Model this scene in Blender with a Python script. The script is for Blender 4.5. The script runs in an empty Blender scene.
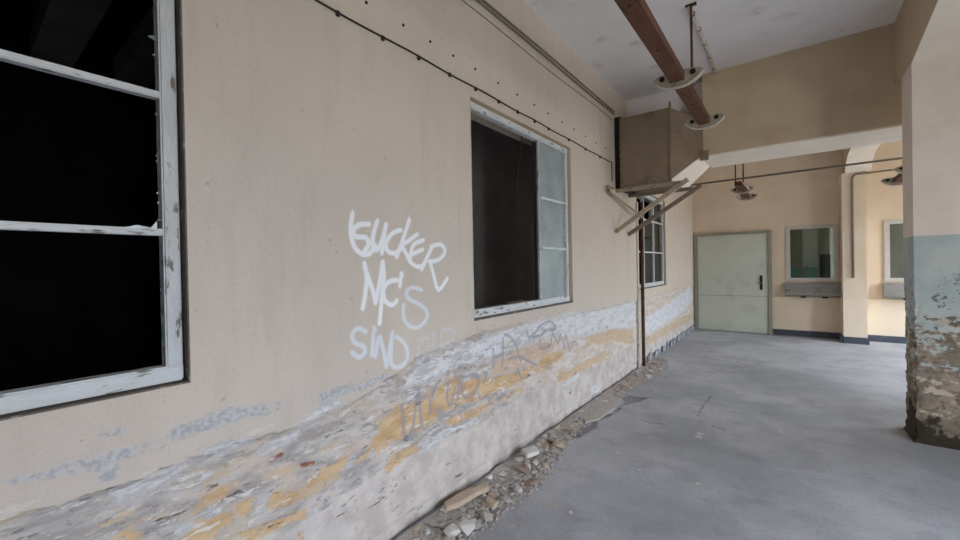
import bpy, bmesh, math, random
import numpy as np
from mathutils import Vector, Matrix
S = bpy.context.scene
COL = S.collection
PI = math.pi

# ---------------------------------------------------------------- camera
yaw, pitch, roll, FPX = -0.65299, -0.00686, -0.018847, 406.3
cd = bpy.data.cameras.new('camera'); cam = bpy.data.objects.new('camera', cd); COL.objects.link(cam)
fw = Vector((math.sin(yaw)*math.cos(pitch), math.cos(yaw)*math.cos(pitch), math.sin(pitch)))
ri = Vector((math.cos(yaw), -math.sin(yaw), 0)); up = ri.cross(fw)
r2 = ri*math.cos(roll)+up*math.sin(roll); u2 = -ri*math.sin(roll)+up*math.cos(roll)
m = Matrix((r2, u2, -fw)).transposed().to_4x4(); m.translation = (0, 0, 1.6)
cam.matrix_world = m
cd.sensor_width = 36; cd.lens = FPX/960*36; cd.clip_start = .02
S.camera = cam

# ---------------------------------------------------------------- sky
wd = bpy.data.worlds.new('overcast_sky'); S.world = wd; wd.use_nodes = True
nt = wd.node_tree; nt.nodes.clear()
wo = nt.nodes.new('ShaderNodeOutputWorld'); bg = nt.nodes.new('ShaderNodeBackground')
tc = nt.nodes.new('ShaderNodeTexCoord'); sx = nt.nodes.new('ShaderNodeSeparateXYZ'); rp = nt.nodes.new('ShaderNodeValToRGB')
nt.links.new(tc.outputs['Generated'], sx.inputs[0]); nt.links.new(sx.outputs['Z'], rp.inputs[0])
rp.color_ramp.elements[0].position = 0.0; rp.color_ramp.elements[0].color = (.30, .29, .27, 1)
rp.color_ramp.elements[1].position = .02; rp.color_ramp.elements[1].color = (.50, .54, .60, 1)
e_ = rp.color_ramp.elements.new(1.0); e_.color = (1.22, 1.36, 1.56, 1)
nt.links.new(rp.outputs[0], bg.inputs[0]); bg.inputs[1].default_value = 28
nt.links.new(bg.outputs[0], wo.inputs[0])

S.view_settings.view_transform = 'Standard'; S.view_settings.look = 'None'
S.view_settings.gamma = 1; S.view_settings.use_curve_mapping = False
S.view_settings.exposure = -0.22
S.cycles.max_bounces = 10; S.cycles.diffuse_bounces = 7; S.cycles.use_denoising = True
S.cycles.sample_clamp_indirect = 6

# windows of the right wall (y0, y1, z0, z1): daylight enters through them (sky portals)
RX = 3.6
RWIN = [(-1.0, -.3, .4, 2.9), (.9, 2.7, .4, 2.9), (7.0, 8.0, .3, 3.0), (9.2, 10.3, .3, 3.0)]
def portal(name, loc, rot, sx_, sy_):
    l = bpy.data.lights.new(name, 'AREA'); l.shape = 'RECTANGLE'; l.size = sx_; l.size_y = sy_
    l.cycles.is_portal = True
    o = bpy.data.objects.new(name, l); COL.objects.link(o); o.location = loc; o.rotation_euler = rot
    return o
for a, b, c, d in RWIN:
    portal('sky_portal', (RX+.32, (a+b)/2, (c+d)/2), (0, PI/2, 0), d-c, b-a)
portal('sky_portal', (3.45, 13.2, 1.85), (0, PI/2, 0), 2.7, 2.3)
# ---------------------------------------------------------------- surveyed outlines (metres along the wall, metres up)
BLUE=[[(0.082,1.0),(0.158,0.99),(0.257,0.991),(0.37,0.994),(0.518,1.001),(0.602,1.011),(0.744,1.02),(0.743,0.967),(0.601,0.974),(0.459,0.962),(0.369,0.97),(0.257,0.967),(0.158,0.97),(0.082,0.981)],[(0.311,0.967),(0.335,0.957),(0.343,0.905),(0.318,0.899)],[(0.289,1.066),(0.379,1.041),(0.37,1.027),(0.297,1.05)],[(0.596,1.013),(0.663,1.018),(0.839,1.01),(0.858,0.959),(0.662,0.96),(0.595,0.963)],[(1.112,0.986),(1.256,0.99),(1.46,0.985),(1.552,1.001),(1.55,0.955),(1.255,0.957),(1.128,0.95)],[(0.901,0.99),(0.937,0.98),(0.937,0.958),(0.9,0.968)]]
WHITE=[[(0.169,0.848),(0.233,0.863),(0.229,0.839),(0.175,0.83)],[(0.317,0.856),(0.367,0.856),(0.438,0.859),(0.515,0.863),(0.577,0.86),(0.514,0.821),(0.437,0.802),(0.349,0.798),(0.333,0.822)],[(0.597,0.799),(0.665,0.81),(0.63,0.772),(0.585,0.754)],[(0.666,0.88),(0.741,0.876),(0.74,0.847),(0.666,0.859)],[(0.486,0.62),(0.52,0.625),(0.572,0.623),(0.55,0.585),(0.51,0.586)],[(0.605,0.632),(0.661,0.636),(0.736,0.64),(0.735,0.62),(0.661,0.61),(0.615,0.614)],[(0.594,0.886),(0.696,0.892),(0.809,0.874),(0.808,0.856),(0.695,0.863),(0.626,0.854),(0.593,0.863)],[(0.995,0.881),(1.093,0.912),(1.217,0.931),(1.244,0.893),(1.126,0.871),(1.011,0.858)],[(0.82,0.79),(0.862,0.83),(1.01,0.835),(1.002,0.804),(0.904,0.794),(0.847,0.776)],[(0.599,0.628),(0.633,0.643),(0.703,0.638),(0.725,0.648),(0.708,0.617),(0.655,0.604)],[(0.782,0.53),(0.816,0.596),(0.85,0.59),(0.842,0.542)],[(1.245,0.545),(1.304,0.589),(1.297,0.537)],[(1.763,0.431),(1.971,0.475),(1.97,0.441),(1.79,0.411)],[(1.048,0.411),(1.107,0.413),(1.084,0.382)],[(1.406,0.549),(1.439,0.59),(1.423,0.534)],[(1.681,0.921),(1.791,0.978),(2.088,1.042),(2.475,1.055),(3.043,1.094),(3.924,1.094),(5.596,1.011),(5.587,0.834),(4.043,0.901),(3.362,0.921),(2.91,0.901),(2.536,0.884),(2.166,0.9),(1.905,0.869),(1.659,0.864)],[(1.678,0.796),(1.765,0.853),(1.832,0.82),(1.719,0.768)],[(2.163,0.791),(2.28,0.839),(2.371,0.838),(2.308,0.776)],[(1.778,0.482),(2.02,0.509),(2.392,0.468),(2.422,0.42),(2.018,0.457),(1.822,0.455)],[(3.775,0.382),(4.224,0.403),(4.221,0.346),(3.863,0.334)],[(4.582,0.125),(4.828,0.126),(4.868,0.053),(4.659,0.059)],[(3.718,1.031),(4.447,1.021),(6.194,1.068),(6.353,0.954),(6.281,0.659),(4.997,0.781),(4.374,0.801),(3.761,0.868)],[(6.817,0.734),(8.056,0.803),(10.618,1.048),(10.868,0.741),(9.824,0.549),(7.559,0.456),(6.803,0.485)],[(4.54,0.153),(4.891,0.12),(4.813,0.03),(4.57,0.08)]]
OCHRE=[[(0.588,0.627),(0.702,0.59),(0.713,0.551),(0.653,0.53),(0.586,0.534),(0.544,0.539),(0.524,0.568)],[(0.33,0.675),(0.364,0.701),(0.416,0.651),(0.415,0.628)],[(0.552,0.682),(0.686,0.709),(0.716,0.676),(0.662,0.655),(0.594,0.649),(0.562,0.659)],[(0.571,0.586),(0.615,0.614),(0.708,0.587),(0.659,0.527),(0.592,0.531)],[(0.849,0.538),(0.871,0.585),(1.019,0.554),(1.137,0.605),(1.266,0.62),(1.274,0.567),(1.208,0.544),(1.084,0.518),(0.971,0.494),(0.883,0.514)],[(1.294,0.559),(1.407,0.602),(1.452,0.657),(1.64,0.687),(1.855,0.742),(1.979,0.734),(1.975,0.604),(1.794,0.56),(1.662,0.575),(1.54,0.571),(1.417,0.563),(1.333,0.531)],[(0.736,0.472),(0.868,0.472),(1.017,0.445),(1.032,0.404),(0.881,0.419),(0.786,0.424)],[(0.714,0.617),(0.764,0.613),(0.81,0.599),(0.795,0.551),(0.762,0.533),(0.714,0.584)],[(1.514,0.453),(1.586,0.499),(1.765,0.5),(1.79,0.441),(1.633,0.443),(1.548,0.412)],[(0.983,0.353),(1.023,0.34),(1.014,0.306),(0.983,0.323)],[(1.479,0.717),(1.636,0.776),(1.831,0.754),(1.977,0.801),(2.164,0.837),(2.532,0.734),(2.904,0.703),(3.256,0.687),(3.114,0.589),(2.82,0.592),(2.562,0.595),(2.396,0.6),(2.157,0.619),(1.972,0.62),(1.826,0.581),(1.651,0.56),(1.476,0.592)],[(3.354,0.703),(3.456,0.733),(3.788,0.729),(3.906,0.662),(3.726,0.63),(3.452,0.609),(3.206,0.626)],[(4.379,0.708),(4.943,0.747),(5.585,0.799),(5.577,0.639),(4.768,0.67),(4.45,0.631)],[(4.025,0.46),(4.521,0.504),(5.206,0.474),(5.017,0.409),(4.366,0.401),(3.718,0.435),(3.663,0.492)],[(2.021,0.561),(2.242,0.558),(2.559,0.524),(2.361,0.484),(2.126,0.489)],[(2.594,0.525),(2.898,0.55),(3.067,0.531),(2.74,0.506)],[(4.436,0.767),(4.995,0.739),(6.225,0.633),(6.212,0.401),(5.228,0.605),(4.768,0.631)],[(3.747,0.509),(4.064,0.487),(4.361,0.5),(5.062,0.504),(5.303,0.432),(4.619,0.423),(4.005,0.4),(3.743,0.415)],[(6.798,0.396),(8.032,0.414),(10.705,0.437),(10.828,0.238),(8.193,0.28),(6.984,0.258)]]
BRICK=[[(0.86,0.743),(0.925,0.764),(0.932,0.743),(0.867,0.733)],[(1.006,0.674),(1.096,0.657),(1.073,0.639),(1.014,0.652)]]
PEACH=[[(0.852,0.693),(0.953,0.698),(0.975,0.656),(0.858,0.659)],[(0.59,0.72),(0.657,0.722),(0.728,0.697),(0.703,0.662),(0.622,0.661),(0.568,0.675)],[(2.568,0.807),(2.909,0.868),(3.36,0.872),(3.793,0.842),(3.456,0.733),(2.987,0.719),(2.637,0.741)]]
SPRAY=[[(1.326,1.903),(1.322,1.884),(1.316,1.857),(1.312,1.83),(1.312,1.806),(1.314,1.781),(1.318,1.759),(1.325,1.739),(1.335,1.721),(1.347,1.706),(1.363,1.694),(1.382,1.684),(1.4,1.68),(1.417,1.682),(1.432,1.689),(1.446,1.699),(1.456,1.712),(1.464,1.726),(1.47,1.737)],[(1.432,1.853),(1.412,1.851),(1.384,1.849),(1.361,1.843),(1.344,1.831),(1.33,1.817),(1.324,1.804),(1.326,1.794),(1.335,1.785),(1.348,1.778),(1.368,1.777),(1.391,1.779),(1.409,1.776),(1.419,1.765),(1.424,1.75),(1.424,1.736),(1.417,1.721),(1.405,1.708),(1.396,1.698)],[(1.49,1.876),(1.482,1.857),(1.471,1.829),(1.462,1.803),(1.457,1.779),(1.453,1.755),(1.454,1.737),(1.46,1.722),(1.47,1.711),(1.481,1.709),(1.492,1.718),(1.505,1.735),(1.518,1.758),(1.53,1.792),(1.543,1.831),(1.552,1.86)],[(1.552,1.86),(1.546,1.836),(1.537,1.801),(1.53,1.768),(1.525,1.738),(1.521,1.71),(1.518,1.691)],[(1.663,1.834),(1.645,1.829),(1.62,1.821),(1.598,1.81),(1.58,1.795),(1.564,1.777),(1.554,1.759),(1.55,1.74),(1.551,1.722),(1.558,1.707),(1.571,1.698),(1.589,1.693),(1.608,1.692),(1.625,1.697),(1.642,1.706),(1.655,1.713)],[(1.735,1.904),(1.727,1.883),(1.714,1.853),(1.697,1.816),(1.674,1.766),(1.647,1.711),(1.628,1.672)],[(1.801,1.815),(1.776,1.801),(1.743,1.781),(1.715,1.765),(1.696,1.757),(1.681,1.752),(1.674,1.744),(1.678,1.729),(1.69,1.711),(1.702,1.693),(1.714,1.675),(1.725,1.656),(1.734,1.642)],[(1.852,1.781),(1.829,1.774),(1.797,1.764),(1.77,1.751),(1.756,1.734),(1.747,1.714),(1.741,1.694),(1.736,1.676),(1.735,1.658),(1.739,1.642),(1.753,1.629),(1.774,1.618),(1.795,1.611),(1.817,1.611),(1.838,1.617),(1.854,1.621)],[(1.757,1.69),(1.845,1.721)],[(1.937,1.745),(1.924,1.727),(1.905,1.702),(1.886,1.675),(1.866,1.645),(1.846,1.615),(1.832,1.593)],[(1.921,1.741),(1.947,1.748),(1.983,1.757),(2.014,1.759),(2.036,1.748),(2.052,1.73),(2.056,1.71),(2.046,1.692),(2.024,1.673),(1.998,1.658),(1.965,1.649),(1.929,1.645),(1.903,1.642)],[(1.909,1.642),(1.916,1.624),(1.926,1.597),(1.938,1.565),(1.95,1.524),(1.964,1.478),(1.983,1.453),(2.013,1.466),(2.049,1.501),(2.075,1.528)],[(1.395,1.633),(1.399,1.616),(1.405,1.59),(1.408,1.559),(1.406,1.524),(1.4,1.484),(1.395,1.449),(1.388,1.422),(1.382,1.401),(1.378,1.386)],[(1.398,1.606),(1.41,1.579),(1.426,1.54),(1.441,1.502),(1.452,1.467),(1.46,1.434),(1.466,1.41)],[(1.466,1.41),(1.475,1.444),(1.488,1.492),(1.5,1.538),(1.509,1.578),(1.517,1.616),(1.522,1.643)],[(1.522,1.643),(1.525,1.622),(1.529,1.592),(1.529,1.556),(1.524,1.515),(1.517,1.468),(1.509,1.422),(1.502,1.373),(1.496,1.324),(1.491,1.29)],[(1.624,1.533),(1.608,1.533),(1.586,1.531),(1.565,1.525),(1.548,1.513),(1.532,1.497),(1.523,1.479),(1.521,1.458),(1.526,1.435),(1.535,1.416),(1.549,1.402),(1.568,1.392),(1.584,1.387),(1.599,1.391),(1.612,1.402),(1.621,1.41)],[(1.656,1.548),(1.649,1.496)],[(1.662,1.572),(1.667,1.56)]]
SPRAY2=[[(1.829,1.462),(1.808,1.469),(1.778,1.479),(1.752,1.483),(1.73,1.478),(1.71,1.468),(1.699,1.457),(1.697,1.444),(1.704,1.429),(1.717,1.415),(1.739,1.402),(1.769,1.391),(1.797,1.377),(1.825,1.362),(1.852,1.344),(1.87,1.326),(1.876,1.306),(1.873,1.285),(1.862,1.267),(1.841,1.249),(1.813,1.234),(1.785,1.227),(1.757,1.23),(1.73,1.24),(1.707,1.254),(1.69,1.271),(1.678,1.291),(1.671,1.313),(1.669,1.337),(1.672,1.362),(1.675,1.379)],[(1.396,1.255),(1.381,1.264),(1.359,1.276),(1.34,1.281),(1.325,1.275),(1.313,1.263),(1.306,1.25),(1.307,1.236),(1.313,1.22),(1.324,1.206),(1.34,1.195),(1.361,1.186),(1.377,1.176),(1.385,1.164),(1.389,1.153),(1.387,1.143),(1.377,1.133),(1.361,1.125),(1.345,1.123),(1.33,1.132),(1.314,1.147),(1.304,1.157)],[(1.446,1.239),(1.433,1.119)],[(1.453,1.27),(1.458,1.26)],[(1.454,1.106),(1.464,1.144),(1.478,1.195),(1.492,1.214),(1.506,1.169),(1.52,1.092),(1.53,1.034)],[(1.53,1.034),(1.583,1.224)],[(1.583,1.224),(1.576,1.172),(1.567,1.101),(1.568,1.046),(1.586,1.021),(1.615,1.011),(1.641,1.011),(1.664,1.02),(1.684,1.039),(1.696,1.061),(1.697,1.087),(1.689,1.116),(1.677,1.142),(1.657,1.164),(1.632,1.183),(1.615,1.195)]]
SPRAY3=[[(1.871,1.162),(1.852,1.154),(1.826,1.142),(1.805,1.125),(1.794,1.1),(1.787,1.071),(1.785,1.044),(1.789,1.022),(1.796,1.003),(1.807,0.994),(1.822,0.998),(1.84,1.013),(1.856,1.031),(1.868,1.053),(1.879,1.078),(1.885,1.102),(1.883,1.125),(1.876,1.147),(1.871,1.162)],[(1.933,1.171),(1.907,0.995)],[(2.008,1.183),(1.996,0.994)],[(2.008,1.183),(2.036,1.182),(2.077,1.181),(2.109,1.174),(2.128,1.155),(2.137,1.129),(2.132,1.108),(2.1,1.093),(2.054,1.082),(2.021,1.075)]]
SILVER=[[(1.66,0.769),(1.661,0.744),(1.662,0.709),(1.664,0.673),(1.665,0.638),(1.667,0.602),(1.672,0.576),(1.684,0.565),(1.699,0.563),(1.714,0.57),(1.726,0.58),(1.737,0.598),(1.748,0.631),(1.762,0.692),(1.777,0.768),(1.787,0.823)],[(1.787,0.831),(1.793,0.805),(1.8,0.767),(1.807,0.727),(1.811,0.685),(1.813,0.641),(1.815,0.609)],[(1.901,0.735),(1.894,0.652)],[(1.991,0.849),(1.976,0.84),(1.956,0.827),(1.94,0.81),(1.932,0.785),(1.928,0.757),(1.925,0.737)],[(2.081,0.82),(2.075,0.782),(2.066,0.731),(2.064,0.69),(2.073,0.666),(2.088,0.651),(2.103,0.652),(2.119,0.681),(2.136,0.725),(2.148,0.758)],[(2.191,0.803),(2.173,0.661)],[(2.22,0.796),(2.238,0.8),(2.265,0.805),(2.294,0.807),(2.325,0.808),(2.358,0.805),(2.386,0.796),(2.406,0.778),(2.419,0.754),(2.422,0.73),(2.412,0.706),(2.391,0.683),(2.366,0.666),(2.336,0.655),(2.303,0.649),(2.274,0.652),(2.252,0.666),(2.235,0.687),(2.223,0.712),(2.218,0.741),(2.219,0.773),(2.22,0.796)],[(2.144,0.641),(2.243,0.595)],[(2.516,0.788),(2.481,0.712)],[(2.608,0.952),(2.603,0.806)],[(2.756,1.012),(2.73,0.779)],[(2.606,0.881),(2.752,0.881)],[(2.777,1.041),(2.812,1.028),(2.864,1.007),(2.913,0.971),(2.954,0.906),(2.992,0.827),(3.019,0.769)],[(2.828,0.828),(3.012,0.816)],[(3.012,0.816),(3.051,0.796),(3.109,0.767),(3.164,0.74),(3.214,0.719),(3.261,0.699),(3.294,0.686)],[(2.958,0.725),(3.035,0.611)],[(3.129,1.025),(3.131,1.007),(3.135,0.981),(3.149,0.964),(3.181,0.963),(3.225,0.971),(3.266,0.983),(3.301,0.999),(3.333,1.02),(3.366,1.037),(3.399,1.046),(3.432,1.051),(3.468,1.054),(3.512,1.057),(3.559,1.059),(3.601,1.051),(3.641,1.024),(3.675,0.988),(3.682,0.963),(3.644,0.965),(3.58,0.979),(3.518,0.985),(3.465,0.974),(3.413,0.957),(3.363,0.945),(3.308,0.945),(3.255,0.95),(3.218,0.954)],[(3.36,0.884),(3.361,0.865),(3.363,0.837),(3.383,0.82),(3.436,0.817),(3.507,0.824),(3.566,0.839),(3.594,0.872),(3.606,0.914),(3.624,0.932),(3.658,0.901),(3.698,0.846),(3.733,0.812),(3.756,0.833),(3.774,0.877),(3.795,0.895),(3.823,0.849),(3.853,0.774),(3.879,0.735),(3.893,0.776),(3.901,0.854),(3.915,0.891),(3.94,0.839),(3.97,0.746),(4.002,0.686),(4.035,0.701),(4.069,0.75),(4.103,0.781),(4.14,0.766),(4.176,0.733),(4.202,0.708)],[(2.413,0.653),(2.419,0.636),(2.429,0.613),(2.444,0.596),(2.47,0.596),(2.502,0.603),(2.528,0.604),(2.535,0.59),(2.535,0.57),(2.543,0.559),(2.569,0.57),(2.604,0.589),(2.632,0.597),(2.646,0.578),(2.654,0.546),(2.666,0.526),(2.688,0.532),(2.715,0.55),(2.742,0.558),(2.768,0.544),(2.794,0.52),(2.817,0.506),(2.837,0.513),(2.854,0.529),(2.866,0.541)],[(2.421,0.906),(2.471,0.926)]]
PLINE=[(0.08, 0.866), (0.197, 0.86), (0.317, 0.857), (0.437, 0.854), (0.566, 0.863), (0.702, 0.872), (0.958, 0.855), (1.224, 0.866), (1.456, 0.923), (1.635, 0.98), (1.803, 1.045), (2.089, 1.075), (2.493, 1.102), (3.001, 1.101), (3.769, 1.068), (4.86, 1.058), (6.53, 1.043), (8.116, 1.072), (10.486, 1.07)]
QLINE=[(0.693, 0.449), (0.788, 0.43), (0.879, 0.422), (1.031, 0.394), (1.273, 0.431), (1.545, 0.456), (1.702, 0.455), (1.822, 0.46), (2.021, 0.476), (2.289, 0.429), (2.551, 0.438), (3.063, 0.486), (3.766, 0.406), (4.028, 0.429), (4.93, 0.391), (5.565, 0.403), (7.059, 0.404), (10.431, 0.353)]
DAMP=[[(-1.774, 3.999), (-1.66, 4.077), (-1.656, 4.158), (-1.554, 4.307), (-1.562, 4.736), (-1.636, 4.88), (-1.621, 5.043), (-1.485, 5.032), (-1.365, 5.063), (-1.405, 4.842), (-1.516, 4.63), (-1.504, 4.301), (-1.577, 3.987), (-1.546, 3.736), (-1.571, 3.532), (-1.661, 3.44)], [(-1.654, 3.845), (-1.601, 4.11), (-1.52, 3.846), (-1.559, 3.644)]]
CRACK=[[(-0.792, 4.75), (-0.794, 5.034), (-0.78, 5.559)], [(-1.229, 4.3), (-1.154, 4.264), (-1.077, 4.296), (-0.996, 4.303)], [(-1.349, 7.195), (-1.24, 7.123), (-0.947, 7.227), (-0.578, 7.35)], [(-0.743, 4.569), (-0.516, 4.482)], [(-1.475, 6.153), (-1.382, 6.09)], [(-1.529, 5.003), (-1.322, 5.092)]]
CHIPS=[(-1.27, 2.437), (-1.146, 2.417), (-0.986, 2.627), (-1.025, 2.342), (-1.383, 2.084), (-1.464, 1.934), (-0.692, 4.246), (-0.941, 7.679), (-0.69, 7.674), (-0.614, 7.409), (-0.687, 6.933), (-0.688, 4.167), (-1.339, 3.001), (-1.528, 2.699), (-1.453, 2.882), (-1.364, 5.334), (-1.951, 5.092), (-0.821, 6.283), (-1.288, 7.127), (-0.556, 7.156), (-1.155, 7.457), (-1.441, 6.176), (-1.183, 3.427), (-1.25, 3.473), (-0.535, 7.773), (-0.097, 4.715), (-0.156, 4.17), (-0.551, 3.271), (0.968, 6.808), (-0.072, 6.155), (-1.148, 3.299), (-0.948, 3.239)]

# ---------------------------------------------------------------- helpers
def lin(c):
    return tuple(((v/255+.055)/1.055)**2.4 if v/255 > .04045 else v/255/12.92 for v in c)
def mat(name, c, rough=.8, metal=0, var=.15, scale=6, bump=.0, bscale=40, c2=None, spots=None, stretch=None, spec=.3):
    """procedural: colour broken up by two octaves of noise, optional stains of a second colour, bump"""
    m = bpy.data.materials.new(name); m.use_nodes = True; n = m.node_tree.nodes; L = m.node_tree.links
    b = n['Principled BSDF']; b.inputs['Roughness'].default_value = rough; b.inputs['Metallic'].default_value = metal
    b.inputs['Specular IOR Level'].default_value = spec
    t = n.new('ShaderNodeTexCoord'); src = t.outputs['Object']
    if stretch:
        mp = n.new('ShaderNodeMapping'); mp.inputs['Scale'].default_value = stretch; L.new(src, mp.inputs[0]); src = mp.outputs[0]
    nz = n.new('ShaderNodeTexNoise'); nz.inputs['Scale'].default_value = scale; nz.inputs['Detail'].default_value = 7; nz.inputs['Roughness'].default_value = .65
    L.new(src, nz.inputs['Vector'])
    r = n.new('ShaderNodeValToRGB'); c = lin(c)
    r.color_ramp.elements[0].position = .3; r.color_ramp.elements[1].position = .7
    r.color_ramp.elements[0].color = (*[max(0, v*(1-var)) for v in c], 1); r.color_ramp.elements[1].color = (*[min(1, v*(1+var)) for v in c], 1)
    L.new(nz.outputs[0], r.inputs[0]); out = r.outputs[0]
    if c2:
        n2 = n.new('ShaderNodeTexNoise'); n2.inputs['Scale'].default_value = spots[0]; n2.inputs['Detail'].default_value = 8; L.new(src, n2.inputs['Vector'])
        q = n.new('ShaderNodeValToRGB'); q.color_ramp.elements[0].position = spots[1]; q.color_ramp.elements[1].position = spots[1]+spots[2]
        L.new(n2.outputs[0], q.inputs[0])
        mx = n.new('ShaderNodeMix'); mx.data_type = 'RGBA'; L.new(q.outputs[0], mx.inputs[0]); L.new(out, mx.inputs[6]); mx.inputs[7].default_value = (*lin(c2), 1)
        out = mx.outputs[2]
    L.new(out, b.inputs['Base Color'])
    if bump:
        n3 = n.new('ShaderNodeTexNoise'); n3.inputs['Scale'].default_value = bscale; n3.inputs['Detail'].default_value = 5; L.new(src, n3.inputs['Vector'])
        bp = n.new('ShaderNodeBump'); bp.inputs['Strength'].default_value = bump; bp.inputs['Distance'].default_value = .02
        L.new(n3.outputs[0], bp.inputs['Height']); L.new(bp.outputs[0], b.inputs['Normal'])
    return m
class MB:
    def __init__(s): s.v = []; s.f = []
    def add(s, vs, fs):
        k = len(s.v); s.v += [tuple(v) for v in vs]; s.f += [tuple(i+k for i in f) for f in fs]; return s
    def box(s, x0, x1, y0, y1, z0, z1):
        return s.add([(x, y, z) for z in (z0, z1) for y in (y0, y1) for x in (x0, x1)],
                     [(0, 2, 3, 1), (4, 5, 7, 6), (0, 1, 5, 4), (2, 6, 7, 3), (0, 4, 6, 2), (1, 3, 7, 5)])
    def tube(s, pts, r, n=8):
        pts = [Vector(p) for p in pts]; rings = []
        for i, p in enumerate(pts):
            d = (pts[min(i+1, len(pts)-1)]-pts[max(i-1, 0)]).normalized()
            a = d.cross(Vector((0, 0, 1))); a = a if a.length > .05 else d.cross(Vector((0, 1, 0))); a.normalize(); c = d.cross(a)
            rings += [p+a*r*math.cos(2*PI*j/n)+c*r*math.sin(2*PI*j/n) for j in range(n)]
        fs = [(i*n+j, i*n+(j+1) % n, (i+1)*n+(j+1) % n, (i+1)*n+j) for i in range(len(pts)-1) for j in range(n)]
        fs += [tuple(range(n))[::-1], tuple((len(pts)-1)*n+j for j in range(n))]
        return s.add(rings, fs)
    def bar(s, p, q, w, h, upv=(0, 0, 1)):
        """rectangular bar p->q"""
        p = Vector(p); q = Vector(q); d = (q-p).normalized(); a = d.cross(Vector(upv)).normalized(); c = a.cross(d)
        vs = [e+a*i*w/2+c*j*h/2 for e in (p, q) for i, j in ((-1, -1), (1, -1), (1, 1), (-1, 1))]
        return s.add(vs, [(3, 2, 1, 0), (4, 5, 6, 7), (0, 1, 5, 4), (1, 2, 6, 5), (2, 3, 7, 6), (3, 0, 4, 7)])
    def prism(s, poly, axis, a, b):
        """2-D outline extruded along an axis ('x','y','z')"""
        def P(u, v, t): return {'x': (t, u, v), 'y': (u, t, v), 'z': (u, v, t)}[axis]
        n = len(poly); vs = [P(u, v, a) for u, v in poly]+[P(u, v, b) for u, v in poly]
        return s.add(vs, [tuple(range(n))[::-1], tuple(range(n, 2*n))]+[(i, (i+1) % n, n+(i+1) % n, n+i) for i in range(n)])
    def build(s, name, m, parent=None, bevel=0, smooth=False, origin=None):
        me = bpy.data.meshes.new(name)
        vs = s.v
        if origin is not None: vs = [(v[0]-origin[0], v[1]-origin[1], v[2]-origin[2]) for v in vs]
        me.from_pydata(vs, [], s.f); bm = bmesh.new(); bm.from_mesh(me)
        bmesh.ops.recalc_face_normals(bm, faces=bm.faces)
        if bevel: bmesh.ops.bevel(bm, geom=[e for e in bm.edges if e.is_manifold and e.calc_face_angle(0) > .5], offset=bevel, segments=2, affect='EDGES', clamp_overlap=True)
        bm.to_mesh(me); bm.free(); me.materials.append(m)
        if smooth:
            for p in me.polygons: p.use_smooth = True
        o = bpy.data.objects.new(name, me); COL.objects.link(o)
        if origin is not None: o.location = origin
        if parent is not None:
            o.parent = parent
            o.matrix_parent_inverse = Matrix.Translation(parent.location).inverted()
        return o
def tag(o, label=None, cat=None, group=None, kind=None):
    for k, v in (('label', label), ('category', cat), ('group', group), ('kind', kind)):
        if v: o[k] = v
    return o
def empty(name, loc):
    o = bpy.data.objects.new(name, None); COL.objects.link(o); o.location = loc; o.empty_display_size = .1; return o
def struct(o): o['kind'] = 'structure'; return o
def noise2(x, y, seed=0):
    xi = np.floor(x).astype(np.int64); yi = np.floor(y).astype(np.int64); fx = x-xi; fy = y-yi
    fx = fx*fx*(3-2*fx); fy = fy*fy*(3-2*fy)
    def h(a, b):
        n = (a*374761393+b*668265263+seed*982451653) & 0x7fffffff
        n = ((n ^ (n >> 13))*1274126177) & 0x7fffffff
        return ((n ^ (n >> 16)) & 0xffff)/65535.0
    return (h(xi, yi)*(1-fx)+h(xi+1, yi)*fx)*(1-fy)+(h(xi, yi+1)*(1-fx)+h(xi+1, yi+1)*fx)*fy
def fbm(x, y, seed=0, o=4):
    r = 0; a = .5
    for i in range(o): r = r+a*(noise2(x*2**i, y*2**i, seed+i)-.5)*2; a *= .5
    return r
def seg_d(px, py, a, b):
    dx, dy = b[0]-a[0], b[1]-a[1]; L2 = dx*dx+dy*dy+1e-12
    t = np.clip(((px-a[0])*dx+(py-a[1])*dy)/L2, 0, 1)
    return np.hypot(px-a[0]-t*dx, py-a[1]-t*dy)
def near(px, py, P, pad):
    P = np.array(P); return np.nonzero((px > P[:, 0].min()-pad) & (px < P[:, 0].max()+pad) & (py > P[:, 1].min()-pad) & (py < P[:, 1].max()+pad))[0]
def poly_sdf(px, py, polys, far=.3):
    """signed distance, positive inside the union"""
    out = np.full(px.shape, -far)
    for P in polys:
        k = near(px, py, P, far)
        if not len(k): continue
        x, y = px[k], py[k]; d = np.full(x.shape, 9.); ins = np.zeros(x.shape, bool)
        for i in range(len(P)):
            a, b = P[i], P[(i+1) % len(P)]; d = np.minimum(d, seg_d(x, y, a, b))
            c = (a[1] > y) != (b[1] > y)
            ins ^= c & (x < (b[0]-a[0])*(y-a[1])/((b[1]-a[1]) or 1e-9)+a[0])
        out[k] = np.maximum(out[k], np.where(ins, d, -d))
    return np.maximum(out, -far)
def line_sdf(px, py, lines, far=.3):
    out = np.full(px.shape, far)
    for P in lines:
        k = near(px, py, P, far)
        for i in range(len(P)-1): out[k] = np.minimum(out[k], seg_d(px[k], py[k], P[i], P[i+1]))
    return np.minimum(out, far)
def axis_lines(pairs):
    """[(start, end, step)...] -> sorted unique coordinates"""
    v = []
    for a, b, st in pairs: v += list(np.linspace(a, b, max(1, round((b-a)/st))+1))
    v = np.array(sorted(v)); return v[np.concatenate(([True], np.diff(v) > 1e-5))]

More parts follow.
